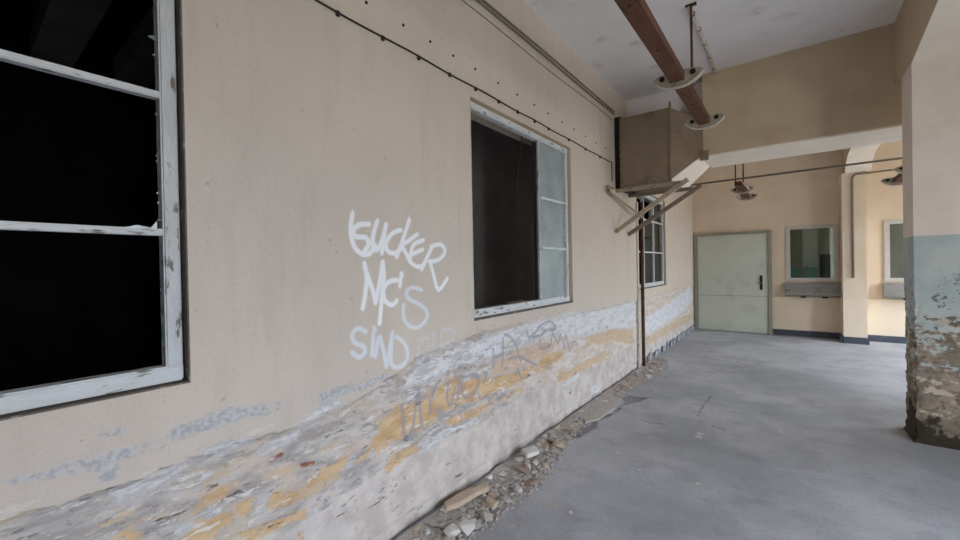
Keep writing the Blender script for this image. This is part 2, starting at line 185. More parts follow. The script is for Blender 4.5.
# ---------------------------------------------------------------- layered wall shader
class NT:
    def __init__(s, name, rough=.85):
        s.m = bpy.data.materials.new(name); s.m.use_nodes = True; s.t = s.m.node_tree; s.n = s.t.nodes; s.L = s.t.links
        s.b = s.n['Principled BSDF']; s.b.inputs['Roughness'].default_value = rough; s.b.inputs['Specular IOR Level'].default_value = .25
        s.co = s.n.new('ShaderNodeTexCoord').outputs['Object']
    def attr(s, name):
        a = s.n.new('ShaderNodeAttribute'); a.attribute_name = name; return a.outputs['Fac']
    def noise(s, scale, detail=6, rough=.6, stretch=None, off=0):
        mp = s.n.new('ShaderNodeMapping'); mp.inputs['Scale'].default_value = stretch or (1, 1, 1); mp.inputs['Location'].default_value = (off, off*1.7, off*.6)
        s.L.new(s.co, mp.inputs[0]); z = s.n.new('ShaderNodeTexNoise'); z.inputs['Scale'].default_value = scale; z.inputs['Detail'].default_value = detail
        z.inputs['Roughness'].default_value = rough; s.L.new(mp.outputs[0], z.inputs['Vector']); return z.outputs[0]
    def math(s, op, a, b=None, c=None, clamp=False):
        q = s.n.new('ShaderNodeMath'); q.operation = op; q.use_clamp = clamp
        for i, v in enumerate((a, b, c)):
            if v is None: continue
            if isinstance(v, (int, float)): q.inputs[i].default_value = v
            else: s.L.new(v, q.inputs[i])
        return q.outputs[0]
    def ss(s, v, a, b):
        """smoothstep"""
        q = s.n.new('ShaderNodeMapRange'); q.interpolation_type = 'SMOOTHSTEP'; q.inputs[1].default_value = a; q.inputs[2].default_value = b
        s.L.new(v, q.inputs[0]); return q.outputs[0]
    def mix(s, f, a, b):
        q = s.n.new('ShaderNodeMix'); q.data_type = 'RGBA'
        for i, v in ((0, f), (6, a), (7, b)):
            if isinstance(v, (int, float)): q.inputs[i].default_value = v
            elif isinstance(v, tuple): q.inputs[i].default_value = (*lin(v), 1)
            else: s.L.new(v, q.inputs[i])
        return q.outputs[2]
    def layer(s, base, sdf, col, nz, amp, edge=.01, opa=None):
        """blend col over base where sdf + (noise-.5)*amp > 0"""
        v = s.math('ADD', sdf, s.math('MULTIPLY', s.math('SUBTRACT', nz, .5), amp))
        k = s.ss(v, -edge, edge)
        if opa is not None: k = s.math('MULTIPLY', k, opa)
        return s.mix(k, base, col), k
    def finish(s, col, bump=None, dist=.01, strength=.5):
        s.L.new(col, s.b.inputs['Base Color'])
        if bump is not None:
            bp = s.n.new('ShaderNodeBump'); bp.inputs['Strength'].default_value = strength; bp.inputs['Distance'].default_value = dist
            s.L.new(bump, bp.inputs['Height']); s.L.new(bp.outputs[0], s.b.inputs['Normal'])
        return s.m

def wall_material():
    t = NT('damaged_wall_plaster', .9)
    big = t.noise(1.1, 5, .6); mid = t.noise(7, 6, .6, off=3); fine = t.noise(45, 6, .65); str_ = t.noise(9, 7, .65, (1, .45, 1.6), off=5)
    strf = t.noise(32, 6, .7, (1, .5, 1.6), off=9)
    paint = t.mix(t.ss(big, .35, .7), (201, 191, 181), (208, 198, 187))
    paint = t.mix(t.math('MULTIPLY', t.ss(fine, .62, .72), .35), paint, (166, 156, 144))
    spk = t.noise(24, 3, .5, off=14)
    paint = t.mix(t.math('MULTIPLY', t.ss(spk, .70, .74), .5), paint, (150, 145, 140))
    zc = t.n.new('ShaderNodeSeparateXYZ'); t.L.new(t.co, zc.inputs[0]); Y = zc.outputs['Y']; Z = zc.outputs['Z']
    # faint yellower paint further along the wall
    paint = t.mix(t.math('MULTIPLY', t.ss(Y, 2.5, 7.5), .55), paint, (220, 206, 187))
    paint = t.mix(t.math('MULTIPLY', t.ss(t.noise(110, 3, .6, off=91), .52, .66), .22), paint, (176, 162, 148))
    paint = t.mix(t.math('MULTIPLY', t.ss(t.noise(5, 6, .65, (1, 1.6, .25), off=95), .5, .68), .16), paint, (168, 156, 144))
    # peeled zone
    rough = t.mix(t.ss(str_, .38, .62), (164, 158, 156), (202, 195, 189))
    rough = t.mix(t.ss(strf, .56, .64), rough, (134, 129, 128))
    rough = t.mix(t.math('MULTIPLY', t.ss(t.noise(5, 5, .6, off=21), .5, .62), .6), rough, (203, 186, 168))
    pale = t.mix(t.ss(str_, .4, .6), (214, 206, 200), (200, 186, 170))
    rough = t.mix(t.ss(t.math('ADD', Y, t.math('MULTIPLY', mid, 1.4)), 3.1, 4.2), rough, pale)
    low = t.mix(t.ss(mid, .35, .65), (188, 179, 174), (210, 202, 196))
    low = t.mix(t.math('MULTIPLY', t.ss(strf, .6, .68), .6), low, (156, 149, 145))
    low = t.mix(t.math('MULTIPLY', t.ss(t.noise(3, 6, .6, off=31), .55, .65), .5), low, (206, 201, 198))
    och = t.mix(t.ss(str_, .35, .65), (190, 156, 114), (212, 184, 148))
    och = t.mix(t.ss(strf, .58, .66), och, (180, 156, 124))
    wht = t.mix(t.ss(fine, .35, .6), (208, 210, 214), (224, 225, 227))
    aP = t.attr('paint'); aQ = t.attr('low')
    mx0 = t.math('ADD', t.math('MULTIPLY', mid, .5), t.math('MULTIPLY', strf, .5))
    col = rough
    col, kq = t.layer(col, aQ, low, str_, .16, .012)
    col, kh = t.layer(col, t.attr('peach'), (204, 180, 158), mx0, .22, .015)
    mx2 = t.math('ADD', t.math('MULTIPLY', str_, .6), t.math('MULTIPLY', strf, .4))
    col, ko = t.layer(col, t.attr('ochre'), och, mx2, .22, .012, opa=t.math('SUBTRACT', 1.0, t.math('MULTIPLY', t.ss(Y, 3.2, 5.0), .35)))
    col, kp = t.layer(col, aP, paint, str_, .16, .004)
    blu = t.mix(t.ss(fine, .4, .6), (168, 168, 171), (196, 195, 196))
    col, kb = t.layer(col, t.attr('blue'), blu, mx2, .22, .010)
    col, kw = t.layer(col, t.attr('white'), wht, mx2, .26, .010)
    col, kr = t.layer(col, t.attr('brick'), (146, 98, 84), strf, .02, .004)
    # chips of grey in the white bloom
    col = t.mix(t.math('MULTIPLY', kw, t.math('MULTIPLY', t.ss(mx2, .46, .56), t.math('SUBTRACT', .75, t.math('MULTIPLY', t.ss(Y, 2.8, 4.5), .40)))), col, (178, 173, 172))
    fk = t.noise(16, 8, .72, (1, .38, 1.5), off=55); fk2 = t.noise(11, 8, .75, (1, .4, 1.4), off=66); edge_ = t.ss(aP, .10, -.02); notlow = t.ss(aQ, .06, -.04)
    far_ = t.math('SUBTRACT', 1.0, t.math('MULTIPLY', t.ss(Y, 2.8, 4.2), .6))
    band = t.math('MULTIPLY', t.math('MULTIPLY', edge_, notlow), far_)
    col = t.mix(t.math('MULTIPLY', t.math('MULTIPLY', t.ss(fk, .575, .60), band), .85), col, (218, 214, 210))
    col = t.mix(t.math('MULTIPLY', t.math('MULTIPLY', t.ss(fk2, .575, .60), band), .8), col, (158, 151, 148))
    col = t.mix(t.math('MULTIPLY', t.math('MULTIPLY', t.ss(t.noise(9, 8, .72, (1, .45, 1.4), off=77), .59, .615), band), .8), col, (200, 178, 150))
    col = t.mix(t.math('MULTIPLY', t.math('MULTIPLY', t.ss(t.noise(20, 7, .7, off=88), .62, .66), t.ss(aQ, -.02, .05)), .6), col, (150, 143, 139))
    # dark cracks and pits in the peeled zone
    un = t.math('MULTIPLY', t.math('SUBTRACT', 1.0, kp), t.ss(t.noise(13, 8, .75, (1, .35, 1.5), off=40), .62, .65))
    col = t.mix(t.math('MULTIPLY', un, .8), col, (96, 90, 86))
    # darker towards the foot, with an uneven edge
    col = t.mix(t.math('MULTIPLY', t.ss(t.math('ADD', Z, t.math('MULTIPLY', mid, .12)), .12, .03), .7), col, (110, 104, 98))
    # sprayed tags
    sil = t.math('MULTIPLY', t.ss(t.math('ADD', t.attr('silver'), t.math('MULTIPLY', t.math('SUBTRACT', fine, .5), .02)), .019, .007), .62)
    col = t.mix(sil, col, (146, 148, 160))
    sp = t.attr('spray_thin'); k3 = t.math('MULTIPLY', t.math('MULTIPLY', t.ss(sp, .016, .009), t.ss(fine, .35, .6)), .6)
    col = t.mix(k3, col, (206, 214, 226))
    k2 = t.math('MULTIPLY', t.ss(t.math('ADD', t.attr('spray_soft'), t.math('MULTIPLY', t.math('SUBTRACT', fine, .5), .012)), .019, .007), .8)
    col = t.mix(k2, col, (222, 228, 236))
    k1 = t.math('MULTIPLY', t.ss(t.attr('spray'), .0195, .009), .96)
    col = t.mix(k1, col, (240, 243, 247))
    hgt = t.math('ADD', t.math('MULTIPLY', t.math('MULTIPLY', fine, .25), t.math('SUBTRACT', 1.4, kp)), t.math('MULTIPLY', kp, .35))
    hgt = t.math('ADD', hgt, t.math('MULTIPLY', kw, .2)); hgt = t.math('ADD', hgt, t.math('MULTIPLY', strf, .3)); hgt = t.math('SUBTRACT', hgt, t.math('MULTIPLY', un, .4))
    hgt = t.math('ADD', hgt, t.math('MULTIPLY', t.noise(160, 3, .6), .10))
    return t.finish(col, hgt, .014, .7)

def floor_material():
    t = NT('worn_concrete', .5)
    big = t.noise(.8, 6, .6); mid = t.noise(4, 7, .65, off=2); fine = t.noise(60, 5, .6, off=4)
    c = t.mix(t.ss(big, .38, .62), (156, 159, 163), (182, 184, 188))
    c = t.mix(t.math('MULTIPLY', t.ss(mid, .48, .68), .45), c, (140, 140, 146))
    c = t.mix(t.math('MULTIPLY', t.ss(fine, .52, .64), .35), c, (120, 121, 124))
    c = t.mix(t.math('MULTIPLY', t.ss(t.noise(9, 6, .7, off=6), .60, .68), .35), c, (170, 168, 168))
    dm = t.ss(t.math('ADD', t.attr('damp'), t.math('MULTIPLY', t.math('SUBTRACT', mid, .5), .10)), -.01, .02)
    c = t.mix(t.math('MULTIPLY', dm, .75), c, (88, 86, 90))
    cr = t.ss(t.math('ADD', t.attr('crack'), t.math('MULTIPLY', t.math('SUBTRACT', t.noise(14, 4, .6), .5), .06)), .018, .002)
    c = t.mix(t.math('MULTIPLY', cr, .75), c, (62, 60, 62))
    r = t.math('SUBTRACT', .52, t.math('MULTIPLY', dm, .25)); t.L.new(r, t.b.inputs['Roughness'])
    h = t.math('ADD', t.math('MULTIPLY', fine, .12), t.math('MULTIPLY', mid, .5)); h = t.math('SUBTRACT', h, t.math('MULTIPLY', cr, .3))
    return t.finish(c, h, .01, .35)

def pillar_material():
    t = NT('peeling_pillar_paint', .85)
    mid = t.noise(3.2, 6, .62, off=1); fine = t.noise(40, 5, .6); st = t.noise(8, 7, .65, (1, 1, 1.5), off=7)
    z = t.n.new('ShaderNodeSeparateXYZ'); t.L.new(t.co, z.inputs[0]); Z = z.outputs['Z']; X = z.outputs['X']
    c = t.mix(t.ss(mid, .4, .6), (226, 214, 200), (233, 222, 209))
    teal = t.mix(t.ss(mid, .4, .65), (174, 184, 181), (190, 196, 190))
    c = t.mix(t.ss(Z, 1.805, 1.795), c, teal)
    # peeled: likelier towards the floor
    v = t.math('ADD', t.math('MULTIPLY', t.math('SUBTRACT', st, .5), 3.2), t.math('SUBTRACT', .88, Z))
    und = t.mix(t.ss(mid, .42, .58), (132, 121, 106), (164, 147, 130)); und = t.mix(t.ss(st, .52, .6), und, (112, 104, 88)); und = t.mix(t.ss(t.noise(6, 6, .65, (1, 1, 1.7), off=25), .56, .6), und, (198, 182, 162))
    k = t.ss(v, -.05, .0); c = t.mix(k, c, und)
    v2 = t.math('MULTIPLY', t.ss(t.noise(11, 6, .7, off=12), .56, .6), t.ss(Z, 1.55, 1.35)); c = t.mix(t.math('MULTIPLY', v2, .85), c, (104, 98, 86))
    v3 = t.ss(t.math('ADD', t.math('MULTIPLY', t.math('SUBTRACT', mid, .5), 1.2), t.math('SUBTRACT', .22, Z)), -.04, .03)
    c = t.mix(v3, c, (60, 52, 42))
    h = t.math('ADD', t.math('MULTIPLY', k, -.6), t.math('MULTIPLY', st, .4)); h = t.math('ADD', h, t.math('MULTIPLY', fine, .1))
    return t.finish(c, h, .02, .6)

def far_wall_material():
    t = NT('beige_wall_paint_with_dado', .85)
    big = t.noise(1.3, 5, .6); fine = t.noise(20, 6, .6)
    z = t.n.new('ShaderNodeSeparateXYZ'); t.L.new(t.co, z.inputs[0]); Z = z.outputs['Z']
    c = t.mix(t.ss(big, .35, .65), (220, 200, 173), (229, 211, 188))
    c = t.mix(t.math('MULTIPLY', t.ss(fine, .6, .7), .2), c, (170, 150, 128))
    c = t.mix(t.math('MULTIPLY', t.ss(Z, .86, .83), .35), c, (240, 226, 200))
    w = t.ss(t.math('ADD', t.math('MULTIPLY', t.noise(5, 6, .65), .5), t.math('MULTIPLY', Z, -1.0)), -.02, .02)
    c = t.mix(t.math('MULTIPLY', w, .5), c, (232, 220, 200))
    return t.finish(c, fine, .004, .3)

M_WALL = wall_material(); M_FLOOR = floor_material(); M_PILLAR = pillar_material(); M_FAR = far_wall_material()
M_CEIL = mat('ceiling_whitewash', (236, 234, 236), .9, var=.05, scale=2, bump=.2, bscale=50, c2=(206, 203, 203), spots=(3.5, .62, .12))
M_BEAM = mat('beam_beige_paint', (200, 182, 154), .85, var=.07, scale=3, bump=.2, bscale=40, c2=(186, 164, 132), spots=(2, .55, .2))
M_BEAML = mat('beam_underside_bounce_light', (240, 230, 216), .85, var=.05, scale=3, bump=.15, bscale=40)  # undersides lighter than the faces: light bounced off the floor, put into the colour
M_FRAME = mat('flaking_white_window_paint', (200, 204, 206), .75, var=.12, scale=9, bump=.35, bscale=60, c2=(122, 118, 112), spots=(34, .60, .06), stretch=(1, 1, .3))
M_FRAMEH = mat('flaking_white_rail_paint', (206, 210, 212), .75, var=.12, scale=9, bump=.35, bscale=60, c2=(122, 118, 112), spots=(34, .60, .06), stretch=(1, .3, 1))
M_REVEAL = mat('dark_painted_reveal', (108, 98, 90), .9, var=.2, scale=10, bump=.3, c2=(150, 140, 128), spots=(20, .6, .08))
M_DARK = mat('dark_room_plaster', (200, 195, 195), .95, var=.2, scale=2)
M_BLACK = mat('unlit_room_plaster', (44, 46, 45), .95, var=.4, scale=2)  # near-black colour stands in for the darkness of the unlit room
M_DUCT = mat('grimy_duct_paint', (138, 122, 102), .7, var=.10, scale=4, bump=.15, c2=(122, 106, 88), spots=(5, .55, .15))
M_STEEL = mat('brown_painted_steel', (172, 158, 136), .65, var=.15, scale=9, c2=(112, 84, 62), spots=(16, .60, .08))
M_RUST = mat('rusty_pipe_steel', (96, 66, 50), .75, var=.3, scale=14, bump=.3, c2=(60, 44, 36), spots=(9, .5, .15))
M_CONDUIT = mat('grey_brown_conduit', (128, 116, 102), .7, var=.15, scale=10)
M_WIREM = mat('black_cable_sheath', (52, 46, 42), .7, var=.2)
M_WOOD = mat('reddish_brown_lamp_channel', (96, 60, 41), .55, var=.28, scale=7, bump=.15, stretch=(3, .5, 3), c2=(62, 39, 29), spots=(9, .58, .12))
M_PORC = mat('dusty_enamel', (206, 200, 188), .45, var=.1, scale=12, c2=(170, 160, 144), spots=(22, .56, .1), spec=.5)
M_HOLD = mat('grimy_lamp_holder_enamel', (168, 160, 146), .5, var=.15, scale=12, c2=(130, 120, 104), spots=(14, .55, .1))
M_SOCK = mat('black_bakelite', (26, 24, 22), .4, var=.2)
M_DOOR = mat('pale_green_door_paint', (196, 200, 186), .6, var=.05, scale=2, c2=(184, 187, 173), spots=(2.5, .58, .15))
M_DOORF = mat('grey_green_door_frame', (150, 146, 128), .65, var=.1, scale=6)
M_BASE = mat('slate_blue_baseboard_paint', (74, 80, 90), .6, var=.2, scale=8, c2=(150, 146, 140), spots=(12, .66, .05))
M_GLOOM = mat('darkened_unseen_wall_paint', (118, 104, 90), .9, var=.15, scale=2, bump=.2)  # walls out of view, darkened to cut bounced light
M_SHELF = mat('dull_zinc_sheet', (150, 148, 144), .45, metal=.35, var=.12, scale=5, c2=(100, 94, 88), spots=(6, .6, .12))
M_FARF = mat('greyish_white_frame_paint', (196, 192, 184), .7, var=.1, scale=8)
M_TEAL = mat('teal_dado_paint', (110, 148, 142), .8, var=.1)
M_GREY = mat('grey_back_room_plaster', (176, 178, 176), .9, var=.08)
M_BROWN = mat('brown_back_room_plaster', (150, 138, 122), .9, var=.15)
M_WHITE = mat('white_daylight_strip', (236, 238, 238), .9, var=.03)
M_CH = [mat('grey_plaster_chunk', (178, 171, 165), .95, var=.15, scale=14, bump=.4, bscale=30),
        mat('beige_plaster_chunk', (192, 175, 154), .95, var=.15, scale=14, bump=.4, bscale=30),
        mat('white_plaster_chunk', (212, 209, 205), .95, var=.08, scale=14, bump=.4, bscale=30),
        mat('brown_brick_chunk', (152, 132, 118), .95, var=.2, scale=14, bump=.4, bscale=30)]
M_GRIT = mat('fine_rubble_grit', (170, 163, 157), .95, var=.25, scale=30, bump=.5, bscale=60)

def glass_mat(name, tint, dusty, rough=.12):
    """window glass: clear-ish body, dust film of its own colour, mirror-like sheen"""
    m = bpy.data.materials.new(name); m.use_nodes = True; n = m.node_tree.nodes; L = m.node_tree.links; n.clear()
    o = n.new('ShaderNodeOutputMaterial'); tr = n.new('ShaderNodeBsdfTransparent'); tr.inputs[0].default_value = (*lin(tint), 1)
    d = n.new('ShaderNodeBsdfDiffuse'); d.inputs[0].default_value = (*lin((176, 190, 192)), 1)
    g = n.new('ShaderNodeBsdfGlossy'); g.inputs['Roughness'].default_value = rough
    t = n.new('ShaderNodeTexCoord'); nz = n.new('ShaderNodeTexNoise'); nz.inputs['Scale'].default_value = 6; nz.inputs['Detail'].default_value = 5; L.new(t.outputs['Object'], nz.inputs['Vector'])
    mr = n.new('ShaderNodeMapRange'); mr.inputs[1].default_value = .3; mr.inputs[2].default_value = .7; mr.inputs[3].default_value = dusty*.85; mr.inputs[4].default_value = min(1, dusty*1.12); L.new(nz.outputs[0], mr.inputs[0])
    a = n.new('ShaderNodeMixShader'); L.new(mr.outputs[0], a.inputs[0]); L.new(tr.outputs[0], a.inputs[1]); L.new(d.outputs[0], a.inputs[2])
    f = n.new('ShaderNodeFresnel'); f.inputs[0].default_value = 1.45
    b = n.new('ShaderNodeMixShader'); L.new(f.outputs[0], b.inputs[0]); L.new(a.outputs[0], b.inputs[1]); L.new(g.outputs[0], b.inputs[2])
    L.new(b.outputs[0], o.inputs[0]); return m
M_GLASS = glass_mat('clear_window_glass', (205, 215, 210), .02, .03)
M_DUSTY = glass_mat('dust_filmed_glass', (200, 210, 205), .72, .25)
M_SHARD = glass_mat('broken_glass_edge', (200, 210, 210), .45, .1)

# ---------------------------------------------------------------- left wall
LX = -1.87; CZ = 3.97; FY = 11.0; BY = -3.6; TH = .30
LWIN = [(-1.14, .568, 1.17, 2.87), (2.36, 4.09, 1.205, 2.87), (6.42, 8.22, 1.205, 2.78)]
def left_wall():
    ys = axis_lines([(BY, -1.14, .4), (-1.14, 0, .2), (0, .568, .02), (.568, 2.36, .009), (2.36, 4.09, .012), (4.09, 6.42, .02), (6.42, 8.22, .03), (8.22, FY, .045)])
    zs = axis_lines([(0, 1.17, .010), (1.17, 1.205, .012), (1.205, 1.9, .010), (1.9, 2.78, .11), (2.78, 2.87, .09), (2.87, CZ, .11)])
    ny, nz = len(ys), len(zs); Yg, Zg = np.meshgrid(ys, zs, indexing='ij'); y = Yg.ravel(); z = Zg.ravel()
    P = np.interp(y, [a for a, b in PLINE], [b for a, b in PLINE]); Q = np.interp(y, [a for a, b in QLINE], [b for a, b in QLINE])
    A = {'paint': np.clip(z-P, -.4, .4), 'low': np.clip(Q-z, -.4, .4)}
    for n, d in (('white', WHITE), ('ochre', OCHRE), ('blue', BLUE), ('brick', BRICK), ('peach', PEACH)): A[n] = poly_sdf(y, z, d, .12)
    A['spray'] = line_sdf(y, z, SPRAY, .06); A['spray_soft'] = line_sdf(y, z, SPRAY2, .06); A['spray_thin'] = line_sdf(y, z, SPRAY3, .06)
    A['silver'] = line_sdf(y, z, SILVER, .06)
    ndx = fbm(y*9, z*14, 3); off = np.where(A['paint'] > 0, 0, -.006)+.006*ndx*(A['paint'] < .0)
    off = off+np.clip(A['paint']*40, -1, 0)*.004+.004*fbm(y*1.2, z*1.2, 8)*(z < 1.15)
    off = off-np.where(A['ochre'] > 0, .006, 0)+np.where(z < .10, -.02*noise2(y*6, z*8, 5), 0)
    off[(y < .001) & (z > 1.1)] = 0
    for a, b, c, d in LWIN: off = np.where((y > a-.02) & (y < b+.02) & (z > c-.02), 0, off)
    co = np.stack([LX+off, y, z], 1)
    idx = np.arange(ny*nz).reshape(ny, nz); yc = (ys[1:]+ys[:-1])/2; zc = (zs[1:]+zs[:-1])/2
    keep = np.ones((ny-1, nz-1), bool)
    for a, b, c, d in LWIN: keep &= ~(((yc > a) & (yc < b))[:, None] & ((zc > c) & (zc < d))[None, :])
    q = np.stack([idx[:-1, :-1], idx[1:, :-1], idx[1:, 1:], idx[:-1, 1:]], -1)[keep]
    # back face and reveals
    ex = MB(); B = LX-TH
    for a, b, c, d in LWIN:
        ex.add([(LX, a, c), (B, a, c), (B, b, c), (LX, b, c)], [(0, 1, 2, 3)]); ex.add([(LX, a, d), (LX, b, d), (B, b, d), (B, a, d)], [(0, 1, 2, 3)])
        ex.add([(LX, a, c), (LX, a, d), (B, a, d), (B, a, c)], [(0, 1, 2, 3)]); ex.add([(LX, b, c), (B, b, c), (B, b, d), (LX, b, d)], [(0, 1, 2, 3)])
    cy = [BY]+[v for w in LWIN for v in w[:2]]+[FY]
    for i in range(0, len(cy), 2): ex.add([(B, cy[i], 0), (B, cy[i], CZ), (B, cy[i+1], CZ), (B, cy[i+1], 0)], [(0, 1, 2, 3)])
    for a, b, c, d in LWIN:
        ex.add([(B, a, 0), (B, a, c), (B, b, c), (B, b, 0)], [(0, 1, 2, 3)]); ex.add([(B, a, d), (B, a, CZ), (B, b, CZ), (B, b, d)], [(0, 1, 2, 3)])
    n0 = len(co); co = np.concatenate([co, np.array(ex.v)]); qe = np.array(ex.f)+n0; q = np.concatenate([q, qe])
    me = bpy.data.meshes.new('wall_left'); me.vertices.add(len(co)); me.vertices.foreach_set('co', co.ravel())
    me.loops.add(q.size); me.loops.foreach_set('vertex_index', q.ravel()); me.polygons.add(len(q))
    me.polygons.foreach_set('loop_start', np.arange(0, q.size, 4)); me.update(calc_edges=True); me.validate()
    for k, v in A.items():
        far = .4 if k in ('paint',) else (.06 if 'spray' in k or k == 'silver' else -.12 if k != 'low' else -.4)
        v = np.concatenate([v, np.full(len(ex.v), far)])
        a = me.attributes.new(k, 'FLOAT', 'POINT'); a.data.foreach_set('value', v.astype(np.float32))
    me.materials.append(M_WALL)
    me.polygons.foreach_set('use_smooth', np.concatenate([np.ones(len(q)-len(qe), bool), np.zeros(len(qe), bool)]))
    o = bpy.data.objects.new('wall_left', me); COL.objects.link(o); return struct(o)
wall_left = left_wall()

def floor():
    xs = axis_lines([(-2.17, -1.9, .27), (-1.9, 1.0, .025), (1.0, RX+.3, .6)]); ys = axis_lines([(BY-.3, 1, .5), (1, 5.5, .025), (5.5, 9.5, .04), (9.5, 11.3, .3)])
    nx, ny = len(xs), len(ys); X, Y = np.meshgrid(xs, ys, indexing='ij'); x = X.ravel(); y = Y.ravel()
    A = {'damp': poly_sdf(x, y, DAMP, .2), 'crack': line_sdf(x, y, CRACK, .2)}
    co = np.stack([x, y, np.zeros_like(x)], 1); i = np.arange(nx*ny).reshape(nx, ny)
    q = np.stack([i[:-1, :-1], i[1:, :-1], i[1:, 1:], i[:-1, 1:]], -1).reshape(-1, 4)
    me = bpy.data.meshes.new('floor'); me.vertices.add(len(co)); me.vertices.foreach_set('co', co.ravel())
    me.loops.add(q.size); me.loops.foreach_set('vertex_index', q.ravel()); me.polygons.add(len(q)); me.polygons.foreach_set('loop_start', np.arange(0, q.size, 4)); me.update(calc_edges=True)
    for k, v in A.items():
        a = me.attributes.new(k, 'FLOAT', 'POINT'); a.data.foreach_set('value', v.astype(np.float32))
    me.materials.append(M_FLOOR); o = bpy.data.objects.new('floor', me); COL.objects.link(o); return struct(o)
floor()
struct(MB().box(LX-TH, RX+.3, BY-.3, FY+.25, CZ, CZ+.25).build('ceiling', M_CEIL))
struct(MB().box(LX-TH, RX+.3, BY-.3, BY, 0, CZ).build('wall_back', M_GLOOM))

# far wall with two openings and the door niche
FW = [(-.06, .755, 1.20, 2.335), (1.46, 2.28, 1.20, 2.335)]
b = MB(); xs = [LX-TH, FW[0][0], FW[0][1], FW[1][0], FW[1][1], RX+.3]
for i in (0, 2, 4): b.box(xs[i], xs[i+1], FY, FY+.25, 0, CZ)
for a, c, d, e in FW: b.box(a, c, FY, FY+.25, 0, d); b.box(a, c, FY, FY+.25, e, CZ)
struct(b.build('wall_far', M_FAR))
# right wall with its big window openings
b = MB(); y = BY
for a, c, d, e in RWIN:
    b.box(RX, RX+.3, y, a, 0, CZ); b.box(RX, RX+.3, a, c, 0, d); b.box(RX, RX+.3, a, c, e, CZ); y = c
b.box(RX, RX+.3, y, FY, 0, CZ)
struct(b.build('wall_right', M_GLOOM))
for k, (a, c, d, e) in enumerate(RWIN):
    w = struct(empty('window_%d' % (k+6), (RX+.12, (a+c)/2, d)))
    f = MB()
    for y0, y1 in ((a, a+.06), (c-.06, c), ((a+c)/2-.03, (a+c)/2+.03)): f.box(RX+.1, RX+.16, y0, y1, d, e)
    for z0 in (d, e-.06, d+(e-d)*.66): f.box(RX+.11, RX+.15, a, c, z0, z0+.06)
    f.build('window_frame', M_FRAME, w)

# ---------------------------------------------------------------- dark rooms behind the left windows
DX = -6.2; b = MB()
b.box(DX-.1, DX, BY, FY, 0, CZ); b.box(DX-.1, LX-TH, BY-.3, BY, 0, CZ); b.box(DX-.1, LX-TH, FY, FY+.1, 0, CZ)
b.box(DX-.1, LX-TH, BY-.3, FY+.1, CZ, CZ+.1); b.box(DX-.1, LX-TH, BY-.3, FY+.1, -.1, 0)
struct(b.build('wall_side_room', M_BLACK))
struct(MB().box(-3.45, -3.3, 1.9, 7.2, 0, CZ).box(-3.3, LX-TH, 1.75, 1.9, 0, CZ).box(-3.3, LX-TH, 7.1, 7.25, 0, CZ).build('wall_side_room_partition', M_DARK))
b = MB()
for k in range(9): b.box(-5.9, -3.6, -3.2+k*.62, -2.9+k*.62, CZ-.22, CZ)
struct(b.build('ceiling_side_room', M_DARK))

# ---------------------------------------------------------------- left windows
def left_window(num, W, bars, mull, y_open, glazed_bars):
    """W opening; outer frame set 3 cm back; casement between y_open..y1 with panes"""
    a, b_, c, d = W; w = struct(empty('window_%d' % num, (LX-.05, (a+b_)/2, c)))
    x1 = LX-.035; x0 = x1-.06
    rv = MB()   # dark painted strip of reveal round the frame
    for (y0, y1, z0, z1) in ((a, b_, c, c+.006), (b_-.006, b_, c, d), (a, a+.006, c, d), (a, b_, d-.006, d)): rv.box(LX-.25, LX+.001, y0, y1, z0, z1)
    rv.build('window_reveal', M_REVEAL if num == 1 else M_BEAM, w)
    if num > 1: MB().box(LX-.25, LX+.002, a, b_, c-.004, c+.009).build('window_sill', M_REVEAL, w)
    f = MB(); t = .055
    f.box(x0, x1, b_-.012-t, b_-.012, c+.012, d-.012); f.box(x0, x1, a+.012, a+.012+t*.5, c+.012, d-.012)
    f.build('window_stile', M_FRAME, w, bevel=.006)
    g = MB(); g.box(x0, x1+.004, a+.012, b_-.012, c+.010, c+.010+.062); g.box(x0, x1+.004, a+.012, b_-.012, d-.012-.055, d-.012)
    g.build('window_rail', M_FRAMEH, w, bevel=.006)
    return w, x0, x1
# window 1, nearest the camera
W = LWIN[0]; w1, x0, x1 = left_window(1, W, None, None, None, None)
b = MB()
for z in (1.757, 2.284): b.box(x0+.01, x1-.008, W[0]+.03, W[1]-.06, z-.013, z+.013)
b.build('glazing_bar', M_FRAMEH, w1, bevel=.004)
MB().box(x0+.01, x1-.004, -.60, -.55, W[2]+.05, W[3]-.05).build('mullion', M_FRAME, w1, bevel=.004)
random.seed(4)
def shards(parent, y, z0, z1, n, xx, side=-1, big=.03):
    sb = MB(); zs = sorted(random.uniform(z0, z1) for _ in range(n))
    for z in zs:
        h = random.uniform(.01, .05); wd_ = random.uniform(.006, big)
        sb.prism([(y, z), (y+side*wd_, z+h*random.uniform(.2, .8)), (y, z+h)], 'x', xx-.0015, xx+.0015)
    return sb.build('glass_shard', M_SHARD, parent)
shards(w1, W[1]-.066, 1.25, 1.72, 12, x0+.03, big=.008); shards(w1, W[1]-.066, 1.78, 2.2, 9, x0+.03, big=.012); shards(w1, W[1]-.066, 2.28, 2.8, 5, x0+.03)
MB().prism([(.38, 1.768), (.49, 1.768), (.49, 1.80), (.47, 1.775), (.43, 1.782)], 'x', x0+.028, x0+.031).build('glass_shard', M_SHARD, w1)
